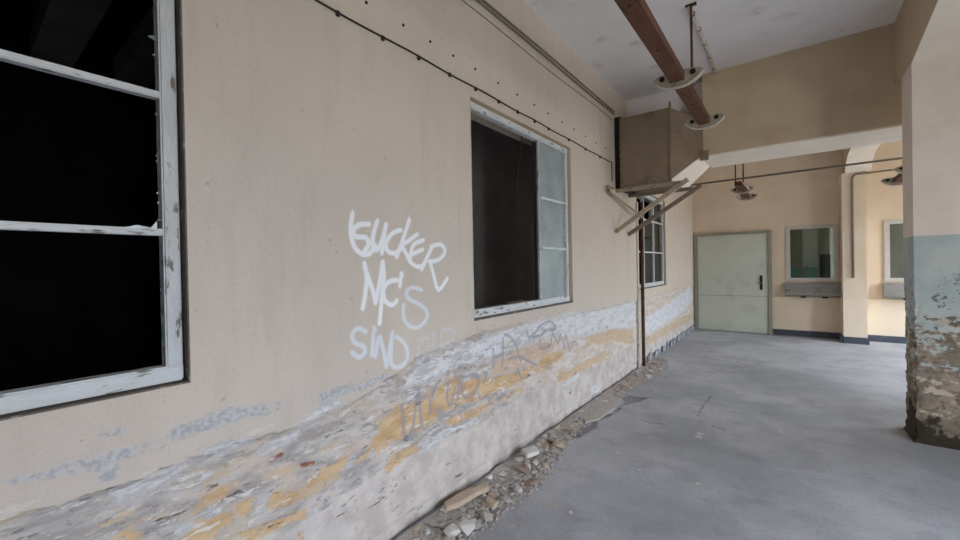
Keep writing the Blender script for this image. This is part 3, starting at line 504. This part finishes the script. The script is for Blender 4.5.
# window 2: two casements gone, the right one still glazed
W = LWIN[1]; w2, x0, x1 = left_window(2, W, None, None, None, None)
cs = MB().box(x0+.025, x1-.012, 3.462, 3.482, W[2]+.07, W[3]-.06)
cs.build('mullion', M_FRAME, w2, bevel=.004)
MB().box(x0-.01, x0+.022, 3.446, 3.461, W[2]+.07, W[3]-.06).build('mullion_edge', M_WIREM, w2)
b = MB()
for z in (1.775, 2.262): b.box(x0+.01, x1-.002, 3.485, 4.02, z-.013, z+.013)
b.build('glazing_bar', M_FRAMEH, w2, bevel=.003)
for z0, z1 in ((1.275, 1.762), (1.788, 2.249), (2.275, 2.81)):
    MB().box(x0+.028, x0+.032, 3.485, 4.022, z0, z1).build('pane', M_DUSTY, w2)
# window 3: dark multi-pane casements
W = LWIN[2]; w3, x0, x1 = left_window(3, W, None, None, None, None)
b = MB()
for y in (6.95, 7.55): b.box(x0+.01, x1-.004, y-.02, y+.02, W[2]+.06, W[3]-.06)
b.build('mullion', M_FRAME, w3)
b = MB()
for z in (1.80, 2.34): b.box(x0+.01, x1-.008, W[0]+.03, W[1]-.06, z-.012, z+.012)
b.build('glazing_bar', M_FRAMEH, w3)
for z0, z1, ya, yb in ((1.27, 1.79, 7.0, 7.53), (1.27, 1.79, 7.57, 8.16), (1.81, 2.33, 7.0, 7.53), (2.35, 2.72, 7.57, 8.16)):
    MB().box(x0+.028, x0+.032, ya, yb, z0, z1).build('pane', M_GLASS, w3)

# cable dangling inside window 2, stick on its sill
tag(MB().tube([(-2.0, 3.30, 2.84), (-1.99, 3.27, 2.7), (-1.99, 3.21, 2.5), (-1.985, 3.17, 2.3), (-1.98, 3.15, 2.09)], .006).build('hanging_cable', M_WIREM),
    'thin dark cable hanging from the head of the middle window opening', 'cable')
tag(MB().bar((LX-.06, 2.86, 1.286), (LX-.05, 3.16, 1.292), .018, .014).build('wood_strip', M_RUST),
    'short dark stick lying on the bottom rail of the middle window', 'stick')

# ---------------------------------------------------------------- far wall: door, windows, trays, skirting
d1 = struct(empty('door_1', (-1.09, FY, 0)))
MB().box(-1.78, -.40, FY-.045, FY-.005, .015, 2.235).build('door_leaf', M_DOOR, d1, bevel=.004)
f = MB().box(-1.85, -1.785, FY-.07, FY, 0, 2.30).box(-.395, -.33, FY-.07, FY, 0, 2.30).box(-1.785, -.395, FY-.07, FY, 2.24, 2.30)
f.build('door_frame', M_DOORF, d1)
MB().box(-1.775, -.405, FY-.05, FY-.044, .83, .842).build('door_rail_line', M_DOORF, d1)
MB().box(-.55, -.50, FY-.06, FY-.044, .98, 1.30).build('lock_plate', M_SOCK, d1)
MB().tube([(-.525, FY-.06, 1.14), (-.525, FY-.10, 1.14), (-.60, FY-.10, 1.14)], .012).build('door_handle', M_CONDUIT, d1)
struct(MB().box(-.33, .80, FY-.012, FY, .832, .85).box(1.14, RX, FY-.012, FY, .832, .85).build('trim_1', M_BEAM))
struct(MB().box(-.33, .80, FY-.02, FY, 0, .125).box(1.16, RX, FY-.02, FY, 0, .125).box(.78, 1.16, 10.495, 10.515, 0, .125).box(.76, .80, 10.495, FY, 0, .125).build('baseboard_far', M_BASE))
for k, (a, c, z0, z1) in enumerate(FW):
    w = struct(empty('window_%d' % (k+4), ((a+c)/2, FY, z0)))
    f = MB(); t = .075
    f.box(a-.02, a+t-.02, FY-.03, FY+.05, z0-.02, z1+.02); f.box(c-t+.02, c+.02, FY-.03, FY+.05, z0-.02, z1+.02)
    f.box(a, c, FY-.028, FY+.05, z1-t+.02, z1+.02); f.box(a, c, FY-.028, FY+.05, z0-.02, z0+t-.03)
    f.build('window_frame', M_FARF, w)
    MB().box(a+.05, c-.05, FY+.02, FY+.025, z0+.04, z1-.05).build('pane', M_GLASS, w)
    prof = [(FY, .86), (FY-.10, .86), (FY-.16, .89), (FY-.16, .93), (FY-.06, 1.14), (FY, 1.14)]
    s = empty('window_tray', ((a+c)/2, FY, .86))
    MB().prism(prof, 'x', a-.03, c+.03).build('tray', M_SHELF, s, bevel=.006)
    for q0, q1 in ((a-.05, a-.03), (c+.03, c+.05)):
        MB().prism([(FY, .85), (FY-.17, .88), (FY-.17, .95), (FY-.05, 1.15), (FY, 1.15)], 'x', q0, q1).build('end_plate', M_SHELF, s)
    for xx in (a+.22, c-.25): MB().box(xx, xx+.09, FY-.12, FY-.05, .83, .86).build('bracket', M_SOCK, s)
    tag(s, ['grey sheet metal tray under the far window beside the green door', 'grey sheet metal tray under the far window next to the big pillar'][k], 'tray')

# room beyond the far wall
b = MB().box(-2.1, 3.4, 14.6, 14.8, 0, CZ).box(-2.2, -2.1, FY+.25, 14.8, 0, CZ).box(-2.2, 3.4, FY+.25, 14.8, CZ, CZ+.1).box(-2.2, 3.4, FY+.25, 14.8, -.1, 0)
b.box(3.3, 3.4, FY+.25, 12.05, 0, CZ).box(3.3, 3.4, 14.35, 14.8, 0, CZ).box(3.3, 3.4, 12.05, 14.35, 0, .5).box(3.3, 3.4, 12.05, 14.35, 3.2, CZ)
struct(b.build('wall_next_room', M_BROWN))
struct(MB().box(.24, .53, 13.0, 13.3, 1.45, CZ).build('wall_next_room_pier', M_GREY)); struct(MB().box(.24, .53, 12.99, 13.3, 0, 1.45).build('wall_next_room_dado', M_TEAL))
struct(MB().box(.76, .90, 12.95, 13.3, 0, CZ).build('wall_next_room_daylight_strip', M_WHITE))  # white pier put in for a bright strip of daylight
struct(MB().box(-2.1, .2, 13.5, 13.6, 0, 1.45).build('wall_next_room_dado_left', M_TEAL))
tag(MB().box(.55, .74, 12.6, 12.9, .01, 1.75).build('cabinet', M_SOCK), 'dark narrow cabinet seen through the far window beside the door', 'cabinet')

struct(MB().box(1.2, 3.2, 13.6, 13.7, 0, CZ).build('wall_next_room_added_dark_backing', M_REVEAL))  # added backing that makes the right-hand pane look dark

# ---------------------------------------------------------------- pillar, beams, pilaster
def pillar():  # right part, out of view, widened to block window light
    xs = np.linspace(.85, 1.90, 43); ys = np.linspace(5.10, 5.50, 15); zs = axis_lines([(0, 1.9, .03), (1.9, 3.30, .14)])
    # ring outline
    ring = [(x, 5.10) for x in xs[:-1]]+[(1.90, y) for y in ys[:-1]]+[(x, 5.50) for x in xs[::-1][:-1]]+[(.85, y) for y in ys[::-1][:-1]]
    n = len(ring); vs = []; rnd = random.Random(8)
    cx, cy = 1.375, 5.30
    for z in zs:
        for (x, y) in ring:
            cor = (abs(abs(x-cx)-.525) < .03) and (abs(abs(y-cy)-.20) < .03)
            k = max(0, min(1, (1.45-z)/.5)); e = rnd.uniform(.0, .028 if cor else .010)*k
            fl = max(0, .10-z)*.35
            vs.append((x-math.copysign(1, x-cx)*e*.7*(abs(x-cx) > .5)+math.copysign(1, x-cx)*fl*.5*(abs(x-cx) > .5), y-(y-cy)*e*3+(y-cy)*fl*2, z))
    fs = [(i*n+j, i*n+(j+1) % n, (i+1)*n+(j+1) % n, (i+1)*n+j) for i in range(len(zs)-1) for j in range(n)]
    fs.append(tuple(range(n))[::-1]); fs.append(tuple((len(zs)-1)*n+j for j in range(n)))
    m_ = MB(); m_.add(vs, fs); return m_
struct(pillar().build('pillar', M_PILLAR))
# spine beam over the pillar with sloped haunches
hx0, hx1 = .85, 1.90
def spine(poly): return MB().prism(poly, 'x', hx0, hx1)
struct(spine([(BY, 3.50), (3.9, 3.50), (5.10, 3.30), (5.50, 3.30), (5.8, 3.36), (5.8, CZ), (BY, CZ)]).build('beam_spine', M_BEAM))
hx1 = 1.22
struct(spine([(6.52, 3.45), (9.8, 3.55), (10.05, 3.53), (10.28, 3.47), (10.44, 3.38), (10.52, 3.28), (FY, 3.28), (FY, CZ), (6.52, CZ)]).build('beam_spine', M_BEAM))
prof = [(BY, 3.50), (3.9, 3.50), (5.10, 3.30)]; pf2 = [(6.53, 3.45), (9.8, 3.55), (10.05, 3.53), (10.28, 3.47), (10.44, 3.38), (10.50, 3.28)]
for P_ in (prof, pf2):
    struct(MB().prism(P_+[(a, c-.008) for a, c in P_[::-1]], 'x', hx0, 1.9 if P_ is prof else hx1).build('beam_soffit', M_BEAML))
struct(MB().box(.80, 1.14, 10.515, FY, 0, 3.28).build('pilaster', M_FAR))
# deep cross box between the duct and the pillar
struct(MB().box(-.86, RX, 5.80, 6.52, 2.95, CZ).build('cross_beam', M_BEAM))
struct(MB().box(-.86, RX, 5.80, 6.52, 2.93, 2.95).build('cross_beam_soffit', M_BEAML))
# rounded ceiling haunch left of it
pr_ = [(6.02, CZ)]+[(6.32-.30*math.cos(a), CZ-.13-.28*math.sin(a)) for a in [i*PI/2/10 for i in range(11)]]+[(6.6, 3.56), (6.6, CZ)]
struct(MB().prism(pr_, 'x', LX, -.86).build('ceiling_haunch', M_CEIL, smooth=False))

# ---------------------------------------------------------------- sheet-metal duct
du = empty('ventilation_duct', (LX, 5.8, 2.65))
MB().box(-1.78, -1.17, 5.46, 6.34, 2.645, 3.53).build('duct_box', M_DUCT, du, bevel=.004)
MB().box(LX, -1.785, 5.49, 6.30, 2.62, 3.58).build('shaded_gap_fill', M_SOCK, du)  # black block standing in for the shadowed gap between duct and wall
A = [(-1.166, 5.46, 2.65), (-1.166, 6.34, 2.65), (-1.166, 6.34, 3.53), (-1.166, 5.46, 3.53)]
Bq = [(-.862, 5.79, 2.965), (-.862, 6.45, 2.965), (-.862, 6.45, 3.40), (-.862, 5.79, 3.40)]
MB().add(A+Bq, [(3, 2, 1, 0), (4, 5, 6, 7), (1, 2, 6, 5), (2, 3, 7, 6), (3, 0, 4, 7)]).build('duct_transition', M_DUCT, du)
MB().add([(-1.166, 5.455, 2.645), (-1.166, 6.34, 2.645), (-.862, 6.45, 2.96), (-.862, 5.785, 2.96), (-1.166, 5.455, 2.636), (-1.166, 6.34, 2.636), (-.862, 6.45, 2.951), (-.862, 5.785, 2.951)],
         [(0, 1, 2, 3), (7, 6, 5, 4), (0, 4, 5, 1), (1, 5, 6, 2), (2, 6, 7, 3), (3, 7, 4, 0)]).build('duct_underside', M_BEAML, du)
b = MB()
b.box(-1.18, -1.155, 5.440, 5.465, 2.64, 3.60); b.box(-1.79, -1.765, 5.448, 5.463, 2.63, 3.55); b.box(-1.79, -1.16, 5.445, 5.462, 2.625, 2.66); b.box(-1.79, -1.16, 5.452, 5.462, 3.515, 3.535)
b.build('flange', M_DUCT, du)
for k in range(9): MB().tube([(-1.775, 5.449, 2.70+k*.098), (-1.775, 5.440, 2.70+k*.098)], .008, 6).build('bolt', M_SOCK, du)
for k in range(7): MB().tube([(-1.72+k*.09, 5.447, 2.643), (-1.72+k*.09, 5.437, 2.643)], .007, 6).build('bolt', M_SOCK, du)
MB().box(-.89, -.80, 5.74, 5.80, 2.89, 3.0).build('end_bracket', M_DUCT, du)
tag(du, 'brown sheet metal ventilation duct jutting from the left wall below the ceiling', 'duct')
# angle-iron supports
def angle(name, p, q, label, w_=.05, m_=M_STEEL):
    p = Vector(p); q = Vector(q); d = (q-p).normalized()
    side = Vector((0, 1, 0)); nrm = side.cross(d).normalized()
    if nrm.z < 0: nrm = -nrm
    def sl(a0, a1, b0, b1):
        return [e+side*a+nrm*b_ for e in (p, q) for a, b_ in ((a0, b0), (a1, b0), (a1, b1), (a0, b1))]
    F = [(3, 2, 1, 0), (4, 5, 6, 7), (0, 1, 5, 4), (1, 2, 6, 5), (2, 3, 7, 6), (3, 0, 4, 7)]
    m2 = MB().add(sl(0, .006, -w_/2, w_/2), F).add(sl(.006, w_, -w_/2, -w_/2+.006), F)
    o = m2.build(name, m_); tag(o, label, 'bracket', 'angle irons carrying the duct'); return o
angle('angle_bracket', (LX, 5.44, 2.04), (-.98, 5.44, 2.62), 'slanted tan angle iron under the duct, the nearer one')
angle('angle_bracket', (LX, 5.98, 2.03), (-.92, 5.98, 2.62), 'slanted brown angle iron under the duct, the farther one', m_=M_CONDUIT)
angle('angle_bracket', (LX, 5.50, 2.60), (-1.02, 5.50, 2.60), 'level angle iron carrying the front edge of the duct', .045)
angle('angle_bracket', (LX, 6.04, 2.60), (-1.02, 6.04, 2.60), 'level angle iron under the rear half of the duct', .045, M_CONDUIT)

# ---------------------------------------------------------------- pipes, conduits, cables on the walls
tag(MB().tube([(LX+.045, 6.52, .0), (LX+.045, 6.52, 2.56)], .026, 12).build('rusty_pipe', M_RUST, smooth=True), 'rusty brown vertical pipe on the left wall beside the multi-pane window', 'pipe')
tag(MB().box(LX-.004, LX+.022, 6.38, 6.44, .0, 2.55).build('cable_channel', M_PORC), 'pale narrow channel on the wall just left of the rusty pipe', 'conduit')
tag(MB().tube([(LX+.03, 5.30, 2.60), (LX+.035, 5.10, 2.60), (LX+.04, 5.06, 2.575), (LX+.045, 5.09, 2.545), (LX+.05, 5.3, 2.50), (LX+.10, 5.95, 2.37), (LX+.10, 6.35, 2.30)], .017, 10).build('bent_pipe', M_STEEL, smooth=True),
    'bent tan pipe hooking back on the wall under the duct', 'pipe')
g = 'thin conduits running below the ceiling of the left wall'
for k, z in enumerate((3.655, 3.615)):
    pts = [(LX+.014, y_, z+.004*math.sin(y_*2.1+k)) for y_ in np.linspace(BY, 5.46, 40)]
    tag(MB().tube(pts, .009, 6).build('conduit', M_CONDUIT), ['upper of two thin conduits running high along the left wall', 'lower of two thin conduits running high along the left wall'][k], 'conduit', g)
pts = [(LX+.008, y_, 3.525+.008*math.sin(y_*3)) for y_ in np.linspace(1.9, 5.46, 40)]
tag(MB().tube(pts, .0035, 5).build('cable', M_CONDUIT), 'very thin cable sagging below the paired conduits on the left wall', 'cable')
cb = empty('wall_cable', (LX, 1.2, 2.95))
pts = [(LX+.007, y_, 2.945+.004*math.sin(y_*8)) for y_ in np.linspace(BY, 5.20, 60)]+[(LX+.007, 5.33, 2.955), (LX+.007, 5.345, 2.93), (LX+.007, 5.345, 2.70)]
MB().tube(pts, .0055, 6).build('cable_run', M_WIREM, cb)
for y_ in (-2.3, -1.7, -1.1, -.5, .1, .65, .95, 1.256, 1.551, 1.837, 2.132, 2.425, 2.727, 3.015, 3.309, 3.581, 4.03, 4.481, 4.93):
    MB().box(LX, LX+.014, y_-.009, y_+.009, 2.925, 2.95).build('clip', M_WIREM, cb)
tag(cb, 'thin black cable clipped in a long line above the windows', 'cable')
for y_ in (.82, 1.12, 1.442, 1.715, 1.95, 2.179, 2.429, 2.732, 3.02, 3.314, 3.587, 3.893, 4.187, 4.50, 4.821, 5.123):
    tag(MB().tube([(LX-.004, y_, 3.09), (LX+.006, y_, 3.09)], .009, 8).build('wall_plug', M_WIREM), 'small dark wall plug in the row above the long clipped cable', 'wall plug', 'row of dark wall plugs')
# pipe crossing the room beyond the cross beam
tag(MB().tube([(LX, 8.1, 3.0), (RX, 8.1, 3.02)], .016, 8).build('cross_pipe', M_CONDUIT, smooth=True), 'thin horizontal pipe crossing the room in front of the far wall', 'pipe')
tag(MB().tube([(.95, 10.495, 1.26), (.95, 10.495, 3.14), (.958, 10.495, 3.19), (.98, 10.495, 3.22), (1.02, 10.495, 3.23), (3.0, 10.495, 3.25)], .017, 8).build('pilaster_conduit', M_CONDUIT, smooth=True), 'bent conduit dropping down the front of the far pilaster', 'conduit')
# ceiling strip
cs = empty('ceiling_conduit', (-.70, 5, CZ))
MB().tube([(-.72, 4.17, CZ-.02), (-.70, 5.79, CZ-.02)], .02, 8).build('tube', M_PORC, cs)
for y_ in (4.3, 4.62, 4.95, 5.3, 5.65): MB().box(-.728, -.69, y_-.006, y_+.006, CZ-.043, CZ).build('clip', M_CONDUIT, cs)
tag(cs, 'pale conduit clipped to the ceiling above the brown lamp channel', 'conduit')

# ---------------------------------------------------------------- fluorescent lamp channels
def holder(parent, x, y, zc, tilt=0):
    """boat-shaped enamel end plate across the channel, with two round sockets"""
    w_, n = .19, 14; top = []; bot = []
    for i in range(n+1):
        u = -1+2*i/n; top.append((x+u*w_, zc+.044+.030*(1-abs(u)**5))); bot.append((x+u*w_, zc+.036-.085*(1-abs(u)**2.6)))
    poly = top+bot[::-1][1:-1]
    h = MB().prism(poly, 'y', y-.012, y+.03).build('lamp_holder', M_HOLD, parent, bevel=.003)
    rim = MB()
    for dz, yy in ((-.010, y-.020), (0, y+.036)):
        rim.tube([(px, yy, pz+dz) for px, pz in bot], .006, 6)
    rim.build('rim', M_PORC, h)
    for s in (-1, 1):
        MB().tube([(x+s*.115, y-.02, zc+.036), (x+s*.115, y-.010, zc+.036)], .022, 12).build('socket', M_SOCK, h)
    return h
def lamp(name, x, y0, y1, z, plates, rods, label, tube_=None, ceil=CZ):
    o = empty(name, (x, (y0+y1)/2, z))
    b_ = MB().box(x-.054, x+.054, y0, y1, z, z+.075); b_.build('channel', M_WOOD, o, bevel=.004)
    yy = y0+.3
    while yy < y1-.1: MB().tube([(x, yy, z-.004), (x, yy, z+.002)], .013, 8).build('screw', M_SOCK, o); yy += .62
    for p_ in plates: holder(o, x, p_, z+.012)
    for ry, rx in rods:
        MB().tube([(rx, ry, z+.07), (rx, ry, ceil)], .011, 8).build('hanger_rod', M_RUST, o)
        MB().box(rx-.045, rx+.045, ry-.02, ry+.02, ceil-.012, ceil).build('ceiling_plate', M_RUST, o)
    if tube_:
        for s, a, c in tube_: MB().tube([(x+s*.115, a, z+.02), (x+s*.115, c, z+.02)], .019, 10).build('fluorescent_tube', M_PORC, o)
    tag(o, label, 'lamp', 'hanging lamp channels'); return o
lamp('hanging_lamp_channel', -.72, -1.0, 4.96, 3.085, (-.3, 1.2, 3.65, 4.94), ((.4, -.70), (4.17, -.70)), 'long reddish brown lamp channel hanging in front of the duct, the nearest and largest lamp')
lamp('hanging_lamp_channel', -.73, 8.55, 10.5, 2.965, (9.3, 10.4), ((8.7, -.78), (8.7, -.66)), 'small brown lamp channel hanging before the far wall above the green door', [(1, 8.6, 9.28), (-1, 9.35, 10.38)])
lamp('hanging_lamp_channel', 1.34, 7.9, 9.06, 2.80, (7.98, 9.02), ((8.35, 1.34),), 'brown lamp channel hanging beside the big pillar at the far right')

# ---------------------------------------------------------------- baseboard remains on the left wall
random.seed(11)
b = MB(); y_ = 6.9
while y_ < 10.85:
    L_ = random.uniform(.12, .5)
    b.prism([(y_, .0), (min(y_+L_, 10.9), .0), (min(y_+L_, 10.9), random.uniform(.06, .13)), (y_+L_*.5, random.uniform(.09, .14)), (y_, random.uniform(.05, .13))], 'x', LX-.005, LX+.016)
    y_ += L_+random.uniform(.02, .22 if y_ < 9 else .06)
struct(b.build('baseboard_left', mat('worn_blue_baseboard_paint', (128, 136, 146), .7, var=.2, scale=9, c2=(176, 172, 168), spots=(12, .5, .05))))

# ---------------------------------------------------------------- rubble along the wall
def rock(seed, sx_, sy_, sz_):
    r = random.Random(seed); bm = bmesh.new()
    for _ in range(13):
        v = Vector((r.uniform(-1, 1), r.uniform(-1, 1), r.uniform(-1, 1))); v.normalize(); v *= r.uniform(.75, 1.1)
        bm.verts.new((v.x*sx_, v.y*sy_, v.z*sz_))
    h = bmesh.ops.convex_hull(bm, input=bm.verts); bmesh.ops.delete(bm, geom=list({g_ for g_ in h['geom_interior']+h['geom_unused'] if isinstance(g_, bmesh.types.BMVert)}), context='VERTS')
    bmesh.ops.bevel(bm, geom=bm.edges[:], offset=min(sx_, sz_)*.10, segments=1, affect='EDGES')
    lo = min(v.co.z for v in bm.verts)
    for v in bm.verts: v.co.z -= lo
    me = bpy.data.meshes.new('plaster_chunk'); bm.to_mesh(me); bm.free(); return me
protos = {}
for mi in range(4):
    for k in range(4):
        me = rock(mi*10+k, .5, .5*random.uniform(.8, 1.5), .5*random.uniform(.45, .8)); me.materials.append(M_CH[mi]); protos[mi, k] = me
KINDS = ['grey plaster chunk', 'beige plaster chunk', 'white plaster lump', 'brown brick fragment']
def zone(y_): return ('in the widest rubble nearest the viewer' if y_ < 2.5 else 'below the middle window on the wall-foot rubble' if y_ < 3.8 else 'around the flat screed slab at the wall foot' if y_ < 5.3 else 'around the foot of the rusty pipe')
def chunk_tags(mi, s, y_):
    k = ('large ' if s > .085 else 'small ' if s < .055 else 'fist-sized ')+KINDS[mi]
    return k+' '+zone(y_), k+'s '+zone(y_)
NM = ['plaster_chunk', 'plaster_chunk', 'plaster_lump', 'brick_fragment']
def width(y_): return float(np.interp(y_, [.8, 1.3, 2.0, 2.6, 3.3, 3.9, 4.6, 5.5, 6.6, 7.4], [.16, .22, .30, .33, .20, .16, .14, .22, .30, .10]))
def chunk(x, y_, s, mi, rnd, z=0, label=None, grp=True):
    o = bpy.data.objects.new(NM[mi], protos[mi, rnd.randrange(4)]); COL.objects.link(o)
    o.location = (x, y_, z-.004); o.rotation_euler = (0, 0, rnd.uniform(0, 6.28)); o.scale = (s, s*rnd.uniform(.8, 1.2), s*rnd.uniform(.7, 1.1))
    l_, g_ = chunk_tags(mi, s, y_); tag(o, l_, 'rubble', g_); return o
rnd = random.Random(5); placed = []
for k in range(4000):
    if len(placed) >= 296: break
    y_ = 1.0+5.9*rnd.random()**1.15; w_ = width(y_); x = LX+.03+w_*rnd.random()**1.2
    s = rnd.choice([.04, .05, .05, .06, .07, .08, .10, .13])*(1.0 if y_ < 4.2 else .85)
    s = min(s, (x-LX-.005)*1.6)
    if s < .03 or any((x-a)**2+(y_-b_)**2 < ((s+c)*.34)**2 for a, b_, c in placed): continue
    placed.append((x, y_, s)); chunk(x, y_, s, rnd.choice([0, 0, 0, 0, 1, 1, 2, 2, 3]), rnd, z=max(0, .02*(1-(x-LX)/width(y_)))*rnd.random())
# recognisable pieces
def slab(name, poly, z0, z1, m_, label, cat='rubble'):
    o = MB().prism(poly, 'z', z0, z1).build(name, m_, bevel=.006, origin=(sum(p[0] for p in poly)/len(poly), sum(p[1] for p in poly)/len(poly), z0)); tag(o, label, cat); return o
slab('concrete_slab', [(LX+.04, 4.12), (-1.66, 3.86), (-1.58, 4.05), (-1.56, 4.45), (-1.63, 4.75), (LX+.05, 4.95)], 0, .022, M_CH[0], 'flat grey slab of screed lying against the wall foot')
slab('plaster_slab', [(-1.83, 1.95), (-1.775, 1.91), (-1.735, 2.0), (-1.72, 2.17), (-1.69, 2.27), (-1.745, 2.33), (-1.78, 2.21), (-1.82, 2.13)], .03, .062, M_CH[1], 'long narrow tan slab of plaster lying in the near rubble')
slab('plaster_slab', [(-1.80, 2.86), (-1.70, 2.80), (-1.66, 2.93), (-1.74, 3.0)], .05, .085, M_CH[2], 'pale flat plaster piece lying on the middle of the rubble')
# grit: uncountable small crumbs
def crumbs(n, fy, fx, smin, smax, seed):
    r = np.random.RandomState(seed); b_ = MB(); base = np.array([(1, 0, 0), (-.5, .86, 0), (-.5, -.86, 0), (0, 0, 1)])
    for _ in range(n):
        y_ = fy(r); x = fx(r, y_); s = r.uniform(smin, smax); a = r.uniform(0, 6.28); R_ = np.array([[math.cos(a), -math.sin(a), 0], [math.sin(a), math.cos(a), 0], [0, 0, 1]])
        v = (base*s*r.uniform(.6, 1.3, (4, 1)))@R_.T+np.array([x, y_, 0]); v[:, 2] = np.maximum(v[:, 2]*.6, 0)
        b_.add(v, [(0, 2, 1), (0, 1, 3), (1, 2, 3), (2, 0, 3)])
    return b_
fl = crumbs(2600, lambda r: 1.0+6.0*r.rand()**1.1, lambda r, y_: LX+.03+width(y_)*1.05*r.rand(), .010, .030, 21)
fl.v = [(x, y, z*.55+.012) for x, y, z in fl.v]
tag(fl.build('plaster_flakes', M_CH[0]), 'countless pale plaster flakes lying over the rubble strip', 'plaster flakes', None, 'stuff')
tag(crumbs(260, lambda r: 1.4+8*r.rand(), lambda r, y_: LX+.25+2.2*r.rand()**1.5, .003, .008, 9).build('floor_grit', M_GRIT), 'tiny scattered crumbs over the concrete floor', 'grit', None, 'stuff')
# low heap under the chunks
xs_ = 9; b = MB(); ys_ = np.linspace(.9, 7.2, 180); vs = []
for y_ in ys_:
    for i in range(xs_):
        u = i/(xs_-1); h_ = (1-u)**1.5*.022*(.5+float(noise2(np.array([y_*5.]), np.array([u*4.]), 2)[0]))*min(1, (y_-.9)*3, (7.2-y_)*3)
        vs.append((LX+.022+u*width(y_)*1.0+(.05*(float(noise2(np.array([y_*7.]), np.array([1.]), 6)[0])-.5) if i == xs_-1 else 0), y_, max(.0015, h_)))
b.add(vs, [(r_*xs_+i, r_*xs_+i+1, (r_+1)*xs_+i+1, (r_+1)*xs_+i) for r_ in range(len(ys_)-1) for i in range(xs_-1)])
g_ = crumbs(8000, lambda r: 1.0+6.3*r.rand()**1.1, lambda r, y_: LX+.015+(width(y_)*1.10)*abs(r.rand())**.9+abs(r.randn())*.03, .005, .022, 3); g_.add(b.v, b.f)
tag(g_.build('rubble_grit', M_GRIT), 'low bank of dust and fine plaster crumbs along the wall foot', 'grit', None, 'stuff')
# chips lying on the open floor
rnd = random.Random(2)
for (x, y_) in CHIPS:
    o = chunk(x, y_, rnd.uniform(.022, .045)*(1 if y_ < 4 else 1.5), rnd.choice([1, 2, 2, 0]), rnd)
    mi = [m_ for m_ in range(4) if o.data.materials[0] == M_CH[m_]][0]
    o.scale.z *= .5; o['label'] = ['small grey chip lying loose on the open floor', 'small beige chip lying loose on the open floor', 'small white chip lying loose on the open floor', 'x'][mi]
    o['group'] = ['grey floor chips', 'beige floor chips', 'white floor chips', 'x'][mi]; o.name = 'plaster_chip'
